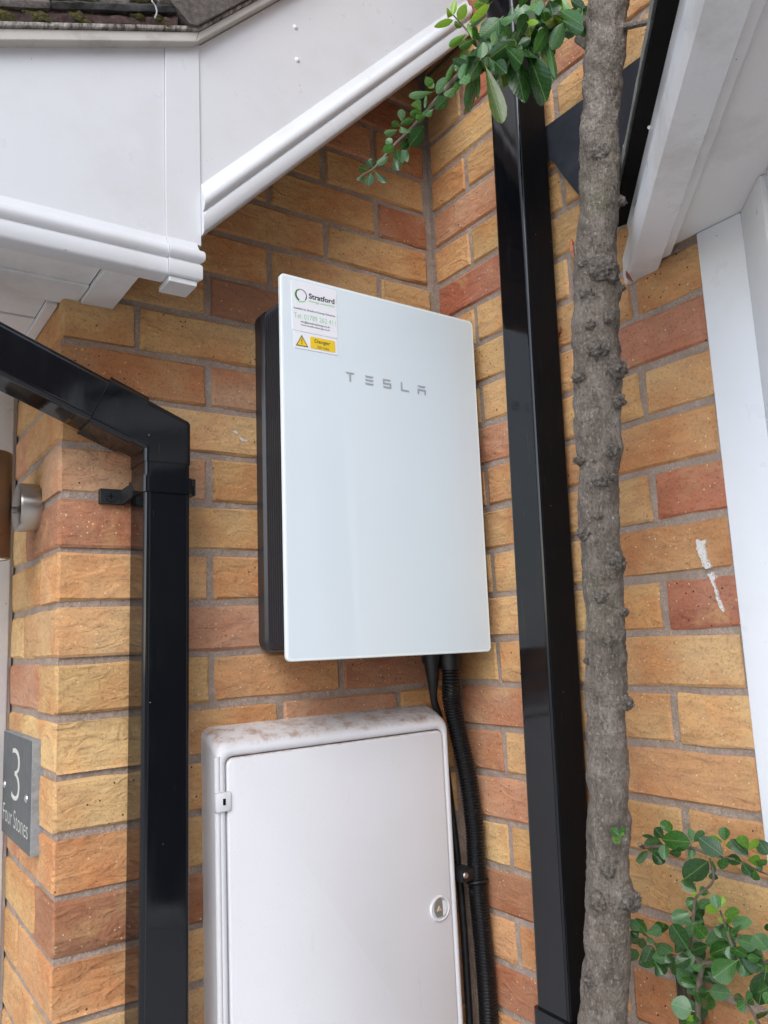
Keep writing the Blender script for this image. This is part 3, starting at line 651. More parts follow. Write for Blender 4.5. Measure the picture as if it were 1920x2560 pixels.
mb = MB(); mb.tube([(-.0230 + .0178 * math.cos(R(a)), -.0520 + .0178 * math.sin(R(a)), -.5480 - .004 * math.sin(R(a))) for a in range(0, 361, 15)], .0016, 6, cap=False); mb.obj('strap', 'black_matt', ck)
mb = MB(); mb.tube([(-.0545, -.0600, -.5310), (-.0545, -.0625, -.5310)], [.0052, .0040], 14); mb.obj('screw', 'screw_steel', ck)

# ------------------------------------------------------------------ meter box
MX0, MX1, MZ0, MZ1, MY = -.4840, -.0660, -.880, -.2560, -.0530
mx = thing('meter_box', 'off-white plastic meter box with rust-stained top and round lock', 'meter box', ((MX0 + MX1) / 2, 0, MZ0))
mcx, mcz, mw, mh = (MX0 + MX1) / 2, (MZ0 + MZ1) / 2, MX1 - MX0, MZ1 - MZ0
def mring(y, top_drop, inset, r_):
    out = []
    for a, b in rrect(mw - 2 * inset, mh - 2 * inset, r_, 8, mcx, mcz):
        if b > mcz: b -= top_drop
        out.append((a, y, b))
    return out
case = [mring(.002, 0, 0, .014), mring(-.004, .001, 0, .014), mring(-.030, .010, .0005, .016), mring(-.044, .0165, .0010, .018), mring(-.0490, .0190, .0022, .018), mring(-.0520, .0210, .0048, .018), mring(-.0530, .0225, .0080, .016), mring(-.0525, .0235, .0120, .013), mring(-.0500, .0240, .0140, .012), mring(-.0400, .0240, .0140, .012)]
mb = MB(); mb.loft(case); mb.obj('case', 'meter_white', mx, smooth=45)
DX0, DX1, DZ0, DZ1 = MX0 + .0165, MX1 - .0155, MZ0 + .016, MZ1 - .0400
drp = rrect(DX1 - DX0, DZ1 - DZ0, .010, 7, (DX0 + DX1) / 2, (DZ0 + DZ1) / 2)
def dring(y, i): return [(a, y, b) for a, b in rrect(DX1 - DX0 - 2 * i, DZ1 - DZ0 - 2 * i, .010, 7, (DX0 + DX1) / 2, (DZ0 + DZ1) / 2)]
mb = MB(); mb.loft([dring(-.0390, 0), dring(-.0515, 0), dring(-.0530, .0006), dring(-.0540, .0022)]); md = mb.obj('door', 'meter_white', mx, smooth=40)
lx, lz = -.1070, -.5715
def disc(mb, y, prof, n=28):
    mb.loft([[(lx + r_ * math.cos(2 * math.pi * i / n), yv, lz + r_ * math.sin(2 * math.pi * i / n)) for i in range(n)] for yv, r_ in prof]); return mb
mb = MB(); disc(mb, 0, [(-.0535, .0200), (-.0560, .0196), (-.0570, .0178), (-.0562, .0160), (-.0545, .0157)]); lk = mb.obj('lock', 'meter_white', md)
mb = MB(); pl = [(lx + .0122 * math.cos(R(a)), -.0563, lz + .0145 * math.sin(R(a))) for a in range(-62, 241, 12)]; mb.prism(pl, (0, .0015, 0)); mb.obj('lock_recess', 'lock_grey', lk, smooth=None)
mb = MB(); pl = [(lx + .0030 + .0090 * math.cos(R(a)), -.0575, lz + .0122 * math.sin(R(a))) for a in range(-80, 81, 10)]; mb.prism(pl, (0, .002, 0)); mb.obj('lock_cover', 'meter_white', lk, smooth=None)
mb = MB(); mb.tube([(lx - .0035, -.0560, lz), (lx - .0035, -.0585, lz)], .0050, 3); mb.obj('lock_key', 'cut_wood', lk, smooth=None)
mb = MB(); mb.box(-.4868, -.4630, -.0572, -.0480, -.3665, -.3400); hg = mb.obj('hinge', 'meter_white', mx, bevel=.003)
mb = MB(); mb.box(-.4765, -.4725, -.0577, -.0570, -.3570, -.3485); mb.obj('hinge_slot', 'gap_black', hg, smooth=None)
mb = MB(); mb.tube([(-.4815, -.0492, -.3400), (-.4815, -.0492, -.2925)], .0046, 12); mb.obj('hinge_rod', 'meter_white', mx)
mb = MB(); mb.tube([(-.4815, -.0492, -.3665), (-.4815, -.0492, -.86)], .0046, 12); mb.obj('hinge_rod', 'meter_white', mx)

# ------------------------------------------------------------------ house sign and wall light on the return wall
hsn = thing('house_sign', 'dark slate house sign reading 3 Four Stones in pale letters', 'sign', (-W, .18, -.41))
SX = -W - .0115; SY0, SY1, SZ0, SZ1 = .0800, .2900, -.4100, -.2570
mb = MB(); mb.box(SX, -W + .004, SY0, SY1, SZ0, SZ1); sp_ = mb.obj('plate', 'slate_edge', hsn, smooth=None, bevel=.0006)
mb = MB(); mb.add([(SX - .0004, SY0 + .0006, SZ0 + .0006), (SX - .0004, SY1 - .0006, SZ0 + .0006), (SX - .0004, SY1 - .0006, SZ1 - .0006), (SX - .0004, SY0 + .0006, SZ1 - .0006)], [(0, 1, 2, 3)]); sf = mb.obj('face', 'slate', sp_, smooth=None)
def slett(txt, u0, u1, z0, z1, bold=0):
    """lettering on the sign: u runs from the far edge of the sign to the near edge"""
    me = text_mesh(txt, 'print_letter', u0, u1, z0, z1, 0, bold)
    for v in me.vertices: v.co = (SX - .0008, SY1 - v.co.x, v.co.z)
    link(bpy.data.objects.new('lettering', me), sp_)
slett('3', .0740, .1340, -.3510, -.2765, -.018)
slett('Four Stones', .0120, .1960, -.3900, -.3645, -.010)
for yv in (.105, .268):
    mb = MB(); rg_ = []
    for k in range(4):
        a = R(90 * k / 3); rg_.append([(SX - .0008 - .003 * math.sin(a), yv + .0060 * math.cos(a) * math.cos(R(30 * i)), -.337 + .0060 * math.cos(a) * math.sin(R(30 * i))) for i in range(12)])
    mb.loft(rg_); mb.obj('screw', 'screw_steel', hsn)
wl = thing('wall_light', 'brushed metal tube wall light on a round back plate above the house sign', 'lamp', (-W, .132, .075))
mb = MB(); n = 40
mb.loft([[(xv, .140 + r_ * math.cos(2 * math.pi * i / n), .0785 + r_ * math.sin(2 * math.pi * i / n)) for i in range(n)] for xv, r_ in ((-W + .004, .0365), (-W - .0245, .0365), (-W - .0280, .0350), (-W - .0290, .0325))]); mb.obj('back_plate', 'steel', wl, smooth=30)
mb = MB(); mb.tube([(-W - .028, .140, .0740), (-W - .060, .138, .0740)], .0055, 14); mb.obj('arm', 'steel', wl)
TX, TY = -W - .0680, .1200
mb = MB(); mb.loft([[(TX + r_ * math.cos(2 * math.pi * i / n), TY + r_ * math.sin(2 * math.pi * i / n), zv) for i in range(n)] for zv, r_ in ((.1520, .024), (.1540, .0265), (.1520, .0290), (.0320, .0290), (.0314, .0284), (.0308, .0290), (-.0010, .0290), (-.0030, .0265), (-.0010, .024))]); mb.obj('lamp_body', 'bronze', wl, smooth=30)
mb = MB(); mb.tube([(TX, TY, .002), (TX, TY, -.0020)], .0235, 24); mb.obj('lens', 'sticker_white', wl)

# ------------------------------------------------------------------ porch door frame at the end of the return wall
df = thing('door_frame', 'white plastic door frame at the far end of the brick return', 'door frame', (-.80, .36, GZ))
mb = MB(); mb.box(-.7600, -.6835, .318, .400, GZ, SZ + .012); mb.obj('jamb', 'upvc', df, bevel=.004)
mb = MB(); mb.box(-.7560, -.6905, .311, .3175, GZ, SZ - .010); mb.obj('bead', 'upvc', df, bevel=.003)
mb = MB(); mb.box(-1.60, -.7602, .345, .395, GZ, SZ + .012); mb.obj('door_leaf', 'upvc', df, bevel=.003)
for (xa, xb, za, zb) in ((-1.45, -.86, -1.35, -.75), (-1.45, -.86, -.60, .18)):
    mb = MB(); mb.box(xa, xb, .338, .3445, za, zb); mb.obj('door_panel', 'upvc', df, bevel=.003)
mb = MB(); mb.box(-.7400, -.7180, .300, .3105, -.62, -.300); mb.obj('weather_plate', 'upvc', df, bevel=.003)

# ------------------------------------------------------------------ bay window on the right wall: canted at 45 degrees
r2 = math.sqrt(.5)
br = thing('bay_roof', 'white fascia, soffit and slate edge of the bay roof beside the tree trunk', 'roof', (0, -.7, .355))
def on45(off, t, z):      # a point on a line running out at 45 degrees; off is where the line leaves the wall
    return Vector((-t, off - t, z))
def run45(mb, sec, t0, t1):
    """extrude a section (outward distance, z) along the canted fascia; d is measured along y at the wall"""
    rings = []
    for t in (t0, t1): rings.append([Vector((-t if False else 0, 0, 0)) for _ in sec])
    rings = [[on45(-.454 + d, t_ + d * .5, z) for d, z in sec] for t_ in (t0, t1)]
    return mb.loft(rings)
BF = .3560
fsec = [(0, .4900), (0, BF + .062), (.0040, BF + .055), (.0100, BF + .046), (.0150, BF + .040), (.0150, BF + .004), (.0120, BF), (-.0420, BF), (-.0450, BF + .003), (-.0450, BF + .020), (-.0350, BF + .020), (-.0350, .4900)]
mb = MB(); run45(mb, fsec, -.012, .46); bf = mb.obj('fascia_board', 'bay_upvc', br, smooth=35)
for (px, py) in ((1624, 315), (1630, 398)):
    d = ray(px, py); n_ = Vector((-1, 1, 0)); t_ = (-.454 - n_.dot(CAM)) / n_.dot(d); c_ = CAM + d * t_; rg_ = []
    o_ = Vector((-r2, r2, 0)); u_ = Vector((r2, r2, 0))
    for k in range(4):
        a = R(90 * k / 3); rg_.append([c_ + o_ * (.003 * math.sin(a)) + u_ * (.0042 * math.cos(a) * math.cos(R(30 * i))) + Vector((0, 0, .0042 * math.cos(a) * math.sin(R(30 * i)))) for i in range(12)])
    MB().loft(rg_).obj('nail_cap', 'nail_white', bf)
def poly45(pts, z, th): return MB().prism([(x, y, z) for x, y in pts], (0, 0, th))
# step strip and soffit field
A0, A1 = -.454 - .0455, -.454 - .066
poly45([(-.001, A0), (-.46, A0 - .46), (-.46, A1 - .46), (-.001, A1)], BF + .012, .006).obj('soffit_strip', 'soffit_white', br, smooth=None, bevel=.001)
poly45([(-.001, A1 - .0005), (-.46, A1 - .4605), (-.46, -2.1), (-.001, -2.1)], .3800, .008).obj('soffit_board', 'soffit_white', br, smooth=None)
poly45([(-.455, -.9), (-.475, -.9), (-.475, -2.1), (-.455, -2.1)], BF, .134).obj('front_fascia', 'bay_upvc', br, smooth=None)
# black eaves tray painting in deep shade below the slates, slate edge, roof slopes
mb = MB(); run45(mb, [(.026, .4560), (.026, .4520), (-.002, .4480), (-.030, .4700), (-.030, .4740)], -.03, .46); mb.obj('eaves_shade_tray', 'gap_black', br, smooth=None)
tl_ = [-.028, .125, .285, .46]
for i in range(3):
    mb = MB(); rings = []
    for q in range(9):
        t_ = tl_[i] + (tl_[i + 1] - .001 - tl_[i]) * q / 8; j_ = lambda: rg.uniform(-.0012, .0012)
        rings.append([on45(-.454 + .031 + j_(), t_ + .012, .4550), on45(-.454 + .0315 + j_(), t_ + .012, .4670 + j_()), on45(-.454 - .05, t_ - .03, .5085), on45(-.454 - .05, t_ - .03, .4965)])
    mb.loft(rings); mb.obj('edge_slate', 'slate_green', br, smooth=30)
tr = .70
ez = .4700
mb = MB(); mb.add([(.0, -.43, ez), (-.47, -.90, ez), (-.0, -.90, ez + .47 * r2 * tr), (-.47, -2.2, ez), (0, -2.2, ez + .47 * r2 * tr)], [(0, 1, 2), (1, 3, 4, 2)]); mb.obj('roof_slope', 'tile_black', br, smooth=None)
fl_ = [(-.312, .6790), (-.40, .6785), (-.50, .6790), (-.64, .6780), (-.64, .5300), (-.455, .4700), (-.4130, .4720), (-.3780, .5250), (-.3480, .5770), (-.3320, .6080), (-.3120, .6310)]
mb = MB(); mb.prism([(-.0035, a, b) for a, b in fl_], (-.0035, 0, 0)); mb.obj('lead_flashing', 'lead', br, smooth=None)
bwn = thing('bay_window', 'white plastic bay window frame closing the right end of the brick wall', 'window', (0, -.8, GZ))
mb = MB(); mb.box(-.004, .060, -.6270, -.5620, GZ, .3795); mb.obj('post', 'frame_upvc', bwn, bevel=.003)
def run45w(mb, sec, z0, z1):   # section: (t along, d outward in y) in plan
    return mb.loft([[on45(-.627 + d, t_ + d * .5, z) for t_, d in sec] for z in (z0, z1)])
mb = MB(); run45w(mb, [(.0005, .004), (.062, .004), (.062, -.06), (.0005, -.06)], GZ, .3795); mb.obj('frame', 'frame_upvc', bwn, bevel=.003)
mb = MB(); run45w(mb, [(.0625, -.012), (.105, -.012), (.105, -.05), (.0625, -.05)], -.72, .30); mb.obj('sash', 'frame_upvc', bwn, bevel=.003)
mb = MB(); run45w(mb, [(.0625, -.004), (.36, -.004), (.36, -.05), (.0625, -.05)], .3005, .3793); mb.obj('head', 'frame_upvc', bwn, bevel=.003)
mb = MB(); run45w(mb, [(.1055, -.028), (.36, -.028), (.36, -.034), (.1055, -.034)], -.72, .30); mb.obj('pane', 'pane', bwn, smooth=None)
mb = MB(); run45w(mb, [(.0625, .02), (.36, .02), (.36, -.05), (.0625, -.05)], -.76, -.7205); mb.obj('sill', 'frame_upvc', bwn, bevel=.004)
mb = MB(); run45w(mb, [(.0625, -.004), (.36, -.004), (.36, -.05), (.0625, -.05)], GZ, -.7605); mb.obj('lower_panel', 'frame_upvc', bwn, smooth=None)
mb = MB(); run45w(mb, [(.318, -.012), (.36, -.012), (.36, -.05), (.318, -.05)], -.7195, .2995); mb.obj('sash', 'frame_upvc', bwn, bevel=.003)
for (ya, yb, za, zb, nm) in ((-2.1, -1.02, .3005, .3793, 'head'), (-2.1, -1.02, -.76, -.7205, 'sill'), (-1.09, -1.02, -.72, .30, 'frame'), (-1.62, -1.56, -.72, .30, 'frame'), (-2.1, -1.02, GZ, -.7605, 'lower_panel')):
    mb = MB(); mb.box(-.375, -.315, ya, yb, za, zb); mb.obj(nm, 'frame_upvc', bwn, bevel=.003)
mb = MB(); mb.box(-.350, -.344, -2.1, -1.09, -.72, .30); mb.obj('pane', 'pane', bwn, smooth=None)

# ------------------------------------------------------------------ tree against the right wall
tx = lambda z: -.122
def tp(px, py): return at(px, py, 0, -.122)
tree = thing('espalier_tree', 'grey knobbly tree trunk trained up the brick wall in front of the black downpipe', 'tree', (-.122, -.30, GZ))
ctr = [(1535, -320), (1526, -140), (1520, 0), (1512, 150), (1503, 313), (1497, 458), (1493, 620), (1487, 800), (1494, 960), (1494, 1080), (1496, 1287), (1507, 1450), (1513, 1604), (1515, 1720), (1516, 1830), (1522, 2090), (1518, 2230), (1516, 2351), (1508, 2524), (1506, 2700), (1504, 3000)]
wid = [100, 102, 105, 97, 97, 98, 102, 112, 116, 108, 100, 100, 102, 100, 101, 102, 106, 108, 116, 122, 130]
cl = [tp(*c) for c in ctr] + [Vector((-.122, -.27, GZ))]
rad = [w_ / 2 * (FWD.dot(c - CAM)) / FPX for c, w_ in zip(cl, wid)] + [.036]
cpts = catmull([(*c,) for c in cl], 22); rpts = [v.x for v in catmull([(r_, 0, 0) for r_ in rad], 22)]
KN = [(1482, 415, 30, .010, 1), (1500, 690, 44, .008, 1), (1440, 700, 20, .012, 0), (1445, 765, 24, .010, 0), (1518, 805, 26, .011, 1), (1455, 845, 16, .008, 0), (1475, 898, 26, .011, 1), (1540, 925, 30, .016, 1), (1425, 975, 18, .013, 0), (1548, 1000, 22, .012, 1), (1526, 1130, 26, .009, 1), (1432, 1170, 16, .014, 0), (1484, 1215, 22, .007, 1), (1444, 1345, 22, .015, 0),
      (1535, 1405, 32, .014, 1), (1485, 1495, 20, .009, 1), (1562, 1530, 14, .010, 0), (1507, 1602, 20, .006, 1), (1570, 1758, 22, .014, 1), (1470, 2225, 22, .006, 0), (1500, 2155, 20, .005, 1), (1574, 2255, 36, .020, 1), (1450, 2405, 18, .010, 0), (1573, 690, 12, .010, 0), (1570, 470, 16, .010, 0), (1480, 1395, 14, .006, 1), (1555, 1650, 13, .008, 0), (1478, 1300, 12, .006, 1), (1530, 1195, 12, .006, 1), (1440, 1650, 9, .006, 0)]
kn3 = []; rl0 = random.Random(77)
for (px, py, s_, h_, fr) in KN:
    c_ = min(cpts, key=lambda c: abs(c.z - tp(1500, py).z)); q = tp(px, py); i_ = cpts.index(c_); r_ = rpts[i_]
    off = q - Vector((-.122, c_.y, q.z)); lat = off.dot(RIGHT); lat = max(-r_ * .98, min(r_ * .98, lat))
    back = Vector((-FWD.x, -FWD.y, 0)).normalized(); rt = Vector((RIGHT.x, RIGHT.y, 0)).normalized()
    pos = Vector((c_.x, c_.y, q.z)) + rt * lat + back * math.sqrt(max(0, r_ * r_ - lat * lat))
    kn3.append((pos, s_ * .84 / FPX * 1.05, h_ * 1.15))
rings = []; NS = 56
SUB = 3; ext = []; exr = []
for i in range(len(cpts) - 1):
    for k in range(SUB): ext.append(cpts[i].lerp(cpts[i + 1], k / SUB)); exr.append(rpts[i] + (rpts[i + 1] - rpts[i]) * k / SUB)
for c_, r_ in zip(ext, exr):
    ringv = []
    for j in range(NS):
        a = 2 * math.pi * j / NS; d_ = Vector((math.cos(a), math.sin(a), 0)); p_ = c_ + d_ * r_
        disp = .0046 * noise.noise(p_ * 22) + .0026 * noise.noise(p_ * 60) + .0015 * noise.noise(Vector((p_.x * 160, p_.y * 160, p_.z * 70))) + .0009 * noise.noise(p_ * 330)
        for kp, ks, kh in kn3:
            dd = (p_ - kp).length
            if dd < ks * 3:
                disp += kh * .30 * math.exp(-(dd / (ks * 1.3)) ** 2) * (.8 + .5 * noise.noise(p_ * 190 + kp * 9))
        ringv.append(p_ + d_ * disp)
    rings.append(ringv)
mb = MB(); mb.loft(rings); trunk = mb.obj('trunk', 'bark', tree, smooth=60)
for kp, ks, kh in kn3:
    c_ = min(cpts, key=lambda c: abs(c.z - kp.z)); out_ = (kp - c_); out_.z = 0; out_.normalize()
    bm = bmesh.new(); bmesh.ops.create_icosphere(bm, subdivisions=4, radius=1)
    tq = out_.to_track_quat('Z', 'Y').to_matrix(); sd_ = rl0.uniform(0, 50)
    for v in bm.verts:
        u = v.co.normalized(); q_ = Vector((sd_, 0, 0))
        k_ = 1 + .30 * noise.noise(u * 1.6 + q_) + .26 * noise.noise(u * 4.2 + q_) + .16 * noise.noise(u * 9 + q_)
        v.co = kp - out_ * ks * .10 + tq @ Vector((u.x * ks * 1.0 * k_, u.y * ks * 1.0 * k_, u.z * max(kh * .75, ks * .70) * k_))
    me = bpy.data.meshes.new('knot'); bm.to_mesh(me); bm.free(); me.materials.append(M['burr']); me.polygons.foreach_set('use_smooth', [True] * len(me.polygons))
    link(bpy.data.objects.new('knot', me), trunk)
def twig_mesh(pts, r0, r1, n=8, sub=6):
    c_ = catmull(pts, sub); m_ = len(c_)
    return MB().tube(c_, [r0 + (r1 - r0) * i / (m_ - 1) for i in range(m_)], n)
s0 = tp(1466, 112); s1 = tp(1444, 98)
mb = MB(); mb.tube([s0 + Vector((.02, .0, -.012)), s0, s1], [.0075, .0062, .0055], 10); stb = mb.obj('cut_stub', 'bark', tree)
mb = MB(); dv = (s1 - s0).normalized(); mb.tube([s1 - dv * .0004, s1 + dv * .0006], .0048, 10); mb.obj('cut_face', 'cut_wood', stb)
mb = MB(); mb.tube([tp(1545, 70), tp(1590, 40) + Vector((.02, 0, 0)), tp(1620, 15) + Vector((.04, 0, 0))], [.005, .0042, .0035], 8); mb.obj('side_twig', 'bark', tree)

# leaves: a folded, slightly arched blade; length along +y, width along x
def leaf_mesh(kind):
    rnd = random.Random(kind); us = [0, .10, .25, .42, .60, .77, .90, .97, 1.0]
    hw = {0: [.02, .20, .38, .48, .50, .42, .27, .12, .0], 1: [.02, .13, .27, .41, .50, .48, .34, .17, .0], 2: [.02, .26, .44, .50, .46, .35, .20, .09, .0]}[kind % 3]
    bend = (.10, .22, -.10, .34, -.26, .16)[kind]; fold = (.30, .48, .22, .55, .38, .12)[kind]; tw = (0, .25, -.2, .45, -.4, .1)[kind]
    v = []; f = []
    for u, h_ in zip(us, hw):
        zc = bend * (u * u - u) * -1.0 - .06 * u
        for sx_ in (-1, -.5, 0, .5, 1):
            x = sx_ * h_; v.append((x, u, zc - fold * abs(x) * (1 - .35 * u) + tw * x * u + .02 * math.sin(u * 15 + sx_ * 2 + kind)))
    for i in range(len(us) - 1):
        for k in range(4): f.append((i * 5 + k, i * 5 + k + 1, i * 5 + k + 6, i * 5 + k + 5))
    mb = MB(); mb.add(v, f)
    b = len(mb.v); mb.add([(-.018, -.14, .02), (.018, -.14, .02), (.018, .04, .012), (-.018, .04, .012)], [(0, 1, 2, 3)])
    return mb.mesh('leaf', 'leaf', smooth=70)
LM = [leaf_mesh(k) for k in range(6)]
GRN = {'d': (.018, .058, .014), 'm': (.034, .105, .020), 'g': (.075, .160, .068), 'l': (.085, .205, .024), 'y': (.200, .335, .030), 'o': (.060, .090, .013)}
rl = random.Random(21)
def leaf(parent, base, tip, wd, tone, tiltv=None):
    L0 = (tip - base); ln = L0.length; yv = L0.normalized()
    view = (CAM - base).normalized(); nv = view + Vector((rl.uniform(-.32, .32), rl.uniform(-.32, .32), rl.uniform(-.10, .42)))
    nv = (nv - yv * nv.dot(yv)).normalized(); xv = yv.cross(nv).normalized()
    o = bpy.data.objects.new('leaf', LM[rl.randrange(6)])
    wv_ = wd * 1.18
    m = Matrix(((xv.x * wv_, yv.x * ln, nv.x * wv_, base.x), (xv.y * wv_, yv.y * ln, nv.y * wv_, base.y), (xv.z * wv_, yv.z * ln, nv.z * wv_, base.z), (0, 0, 0, 1)))
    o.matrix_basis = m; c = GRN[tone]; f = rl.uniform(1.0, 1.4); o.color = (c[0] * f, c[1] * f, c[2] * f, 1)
    return link(o, parent)

# upper branch hanging left from the trunk; crop frame (900,0) scale .3376
UB = lambda a, b: (900 + a * .3376, b * .3376)
def uy(px): return -.300 - .200 * max(0, min(1, (px - 900) / 580.0))       # the branch swings back towards the corner
def up_(a, b, dy=0):
    px, py = UB(a, b); return at(px, py, 1, uy(px) + dy)
bp = [(1690, 128), (1500, 135), (1380, 195), (1250, 280), (1130, 330), (1000, 372), (870, 445), (720, 570), (585, 720), (450, 880), (350, 985), (240, 1090), (110, 1240), (20, 1295)]
mb = twig_mesh([tp(1512, 62), up_(1610, 150), up_(1500, 135)] + [up_(*q) for q in bp[2:]], .0085, .0010); ub = mb.obj('branch', 'twig', tree)
mb = twig_mesh([up_(880, 400), up_(870, 310), up_(780, 210), up_(690, 110)], .0024, .0010); us_ = mb.obj('shoot', 'twig', ub)
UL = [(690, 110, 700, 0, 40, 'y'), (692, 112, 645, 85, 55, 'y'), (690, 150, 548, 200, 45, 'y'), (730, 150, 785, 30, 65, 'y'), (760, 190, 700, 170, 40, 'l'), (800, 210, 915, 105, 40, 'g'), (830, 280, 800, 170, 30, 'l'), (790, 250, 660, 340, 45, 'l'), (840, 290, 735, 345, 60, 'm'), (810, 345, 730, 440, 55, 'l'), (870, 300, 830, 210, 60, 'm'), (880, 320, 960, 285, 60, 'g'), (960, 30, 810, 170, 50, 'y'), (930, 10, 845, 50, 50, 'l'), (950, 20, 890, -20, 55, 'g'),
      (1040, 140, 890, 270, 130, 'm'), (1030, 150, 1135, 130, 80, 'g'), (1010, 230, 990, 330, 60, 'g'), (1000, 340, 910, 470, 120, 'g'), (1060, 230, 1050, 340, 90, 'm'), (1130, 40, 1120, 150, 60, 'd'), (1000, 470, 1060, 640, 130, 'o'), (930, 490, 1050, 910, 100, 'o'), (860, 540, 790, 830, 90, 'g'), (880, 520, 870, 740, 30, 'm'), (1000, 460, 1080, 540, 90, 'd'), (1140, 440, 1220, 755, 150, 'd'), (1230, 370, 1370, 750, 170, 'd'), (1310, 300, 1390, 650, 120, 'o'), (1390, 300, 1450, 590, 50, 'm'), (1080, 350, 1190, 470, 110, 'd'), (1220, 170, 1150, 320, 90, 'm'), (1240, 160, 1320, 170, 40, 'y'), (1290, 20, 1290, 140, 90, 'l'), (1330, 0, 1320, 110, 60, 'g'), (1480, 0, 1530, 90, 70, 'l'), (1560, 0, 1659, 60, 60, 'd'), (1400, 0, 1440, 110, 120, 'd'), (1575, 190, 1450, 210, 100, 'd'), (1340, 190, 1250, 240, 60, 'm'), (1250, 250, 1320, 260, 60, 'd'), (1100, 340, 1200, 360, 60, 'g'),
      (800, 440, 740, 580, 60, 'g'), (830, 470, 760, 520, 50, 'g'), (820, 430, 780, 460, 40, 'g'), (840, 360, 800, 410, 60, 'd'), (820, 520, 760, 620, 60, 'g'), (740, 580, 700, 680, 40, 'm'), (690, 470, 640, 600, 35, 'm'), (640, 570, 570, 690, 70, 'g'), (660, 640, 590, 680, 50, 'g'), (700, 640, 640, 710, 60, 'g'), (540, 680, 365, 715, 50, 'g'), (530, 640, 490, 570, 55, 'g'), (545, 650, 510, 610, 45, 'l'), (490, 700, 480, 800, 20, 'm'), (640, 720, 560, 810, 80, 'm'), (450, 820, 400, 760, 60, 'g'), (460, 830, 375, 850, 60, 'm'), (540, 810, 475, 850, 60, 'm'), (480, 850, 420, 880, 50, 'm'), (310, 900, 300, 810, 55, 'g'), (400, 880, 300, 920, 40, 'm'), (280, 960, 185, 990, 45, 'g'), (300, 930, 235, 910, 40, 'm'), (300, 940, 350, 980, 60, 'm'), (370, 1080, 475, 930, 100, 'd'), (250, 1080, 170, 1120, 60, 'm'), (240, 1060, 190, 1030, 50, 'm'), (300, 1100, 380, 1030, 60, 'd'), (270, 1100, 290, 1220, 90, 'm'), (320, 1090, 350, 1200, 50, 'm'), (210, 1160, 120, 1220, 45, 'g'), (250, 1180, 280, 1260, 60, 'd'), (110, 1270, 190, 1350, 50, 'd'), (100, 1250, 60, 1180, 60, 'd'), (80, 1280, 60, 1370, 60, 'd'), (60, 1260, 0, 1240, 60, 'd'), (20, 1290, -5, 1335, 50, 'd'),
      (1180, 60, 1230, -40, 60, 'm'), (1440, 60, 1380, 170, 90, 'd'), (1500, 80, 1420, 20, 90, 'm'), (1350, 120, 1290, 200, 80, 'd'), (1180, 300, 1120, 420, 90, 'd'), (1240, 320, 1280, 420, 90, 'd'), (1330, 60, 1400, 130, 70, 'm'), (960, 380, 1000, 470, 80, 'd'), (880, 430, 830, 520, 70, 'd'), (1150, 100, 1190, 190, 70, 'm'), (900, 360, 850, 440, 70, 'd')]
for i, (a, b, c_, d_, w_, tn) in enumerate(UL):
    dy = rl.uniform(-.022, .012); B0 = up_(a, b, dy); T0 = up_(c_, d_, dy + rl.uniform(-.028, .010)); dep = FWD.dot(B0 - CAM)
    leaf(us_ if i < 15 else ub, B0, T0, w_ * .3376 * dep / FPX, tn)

for i in range(95):
    k_ = rl.uniform(.02, .50) ** 1.0; q_ = catmull([(a, b, 0) for a, b in bp], 10); p_ = q_[int(k_ * (len(q_) - 1))]
    a, b = p_.x + rl.uniform(-40, 40), p_.y + rl.uniform(-70, 40); an = rl.uniform(20, 160) if rl.random() < .6 else rl.uniform(-180, 0); ln_ = rl.uniform(90, 230)
    dy = rl.uniform(-.025, .035); B0 = up_(a, b, dy); T0 = up_(a + ln_ * math.cos(R(an)), b + ln_ * math.sin(R(an)), dy + rl.uniform(-.02, .03)); dep = FWD.dot(B0 - CAM)
    leaf(ub, B0, T0, ln_ * rl.uniform(.40, .55) * .3376 * dep / FPX, rl.choice('ddmmgo'))

# small sprout on the trunk
sb = tp(1553, 2085) + Vector((-.028, -.018, 0))
mb = twig_mesh([sb + Vector((.02, .02, -.004)), sb, sb + Vector((-.006, 0, .003))], .0012, .0008, 6, 3); so = mb.obj('sprout', 'twig', tree)
for (a, b, c_, d_, w_, tn) in ((1549, 2090, 1527, 2070, 17, 'm'), (1548, 2088, 1538, 2110, 18, 'l'), (1551, 2086, 1561, 2068, 14, 'm'), (1550, 2087, 1560, 2082, 9, 'l')):
    f_ = lambda a, b: at(a, b, 0, sb.x - .004)
    B0 = f_(a, b); leaf(so, B0, f_(c_, d_), w_ * FWD.dot(B0 - CAM) / FPX, tn)

# ------------------------------------------------------------------ shrub at the foot of the right wall; crop frame (1560,2000) scale .2532
LB = lambda a, b: (1560 + a * .2532, 2000 + b * .2532)
def lo(a, b, dx=0):
    px, py = LB(a, b); return at(px, py, 0, -.060 + dx)
shb = thing('shrub', 'glossy green leafed shrub with thin stems growing against the brick wall beside the trunk', 'shrub', (-.05, -.50, GZ))
br1 = twig_mesh([tp(1570, 2118) + Vector((.022, 0, 0)), lo(190, 465), lo(330, 458), lo(480, 455), lo(690, 480), lo(830, 530), lo(990, 565), lo(1160, 610), lo(1290, 680), lo(1440, 745)], .0026, .0010).obj('branch', 'twig', tree)
st_ = twig_mesh([Vector((-.05, -.50, GZ)), lo(700, 3400), lo(720, 2500), lo(735, 1860), lo(760, 1640), lo(650, 1480), lo(670, 1300), lo(690, 1100), lo(715, 960), lo(880, 800), lo(845, 575)], .0042, .0011).obj('stem', 'twig', shb)
s2_ = twig_mesh([lo(790, 1640), lo(500, 1545), lo(390, 1500), lo(300, 1420), lo(190, 1310)], .0026, .0010).obj('stem', 'twig', shb)
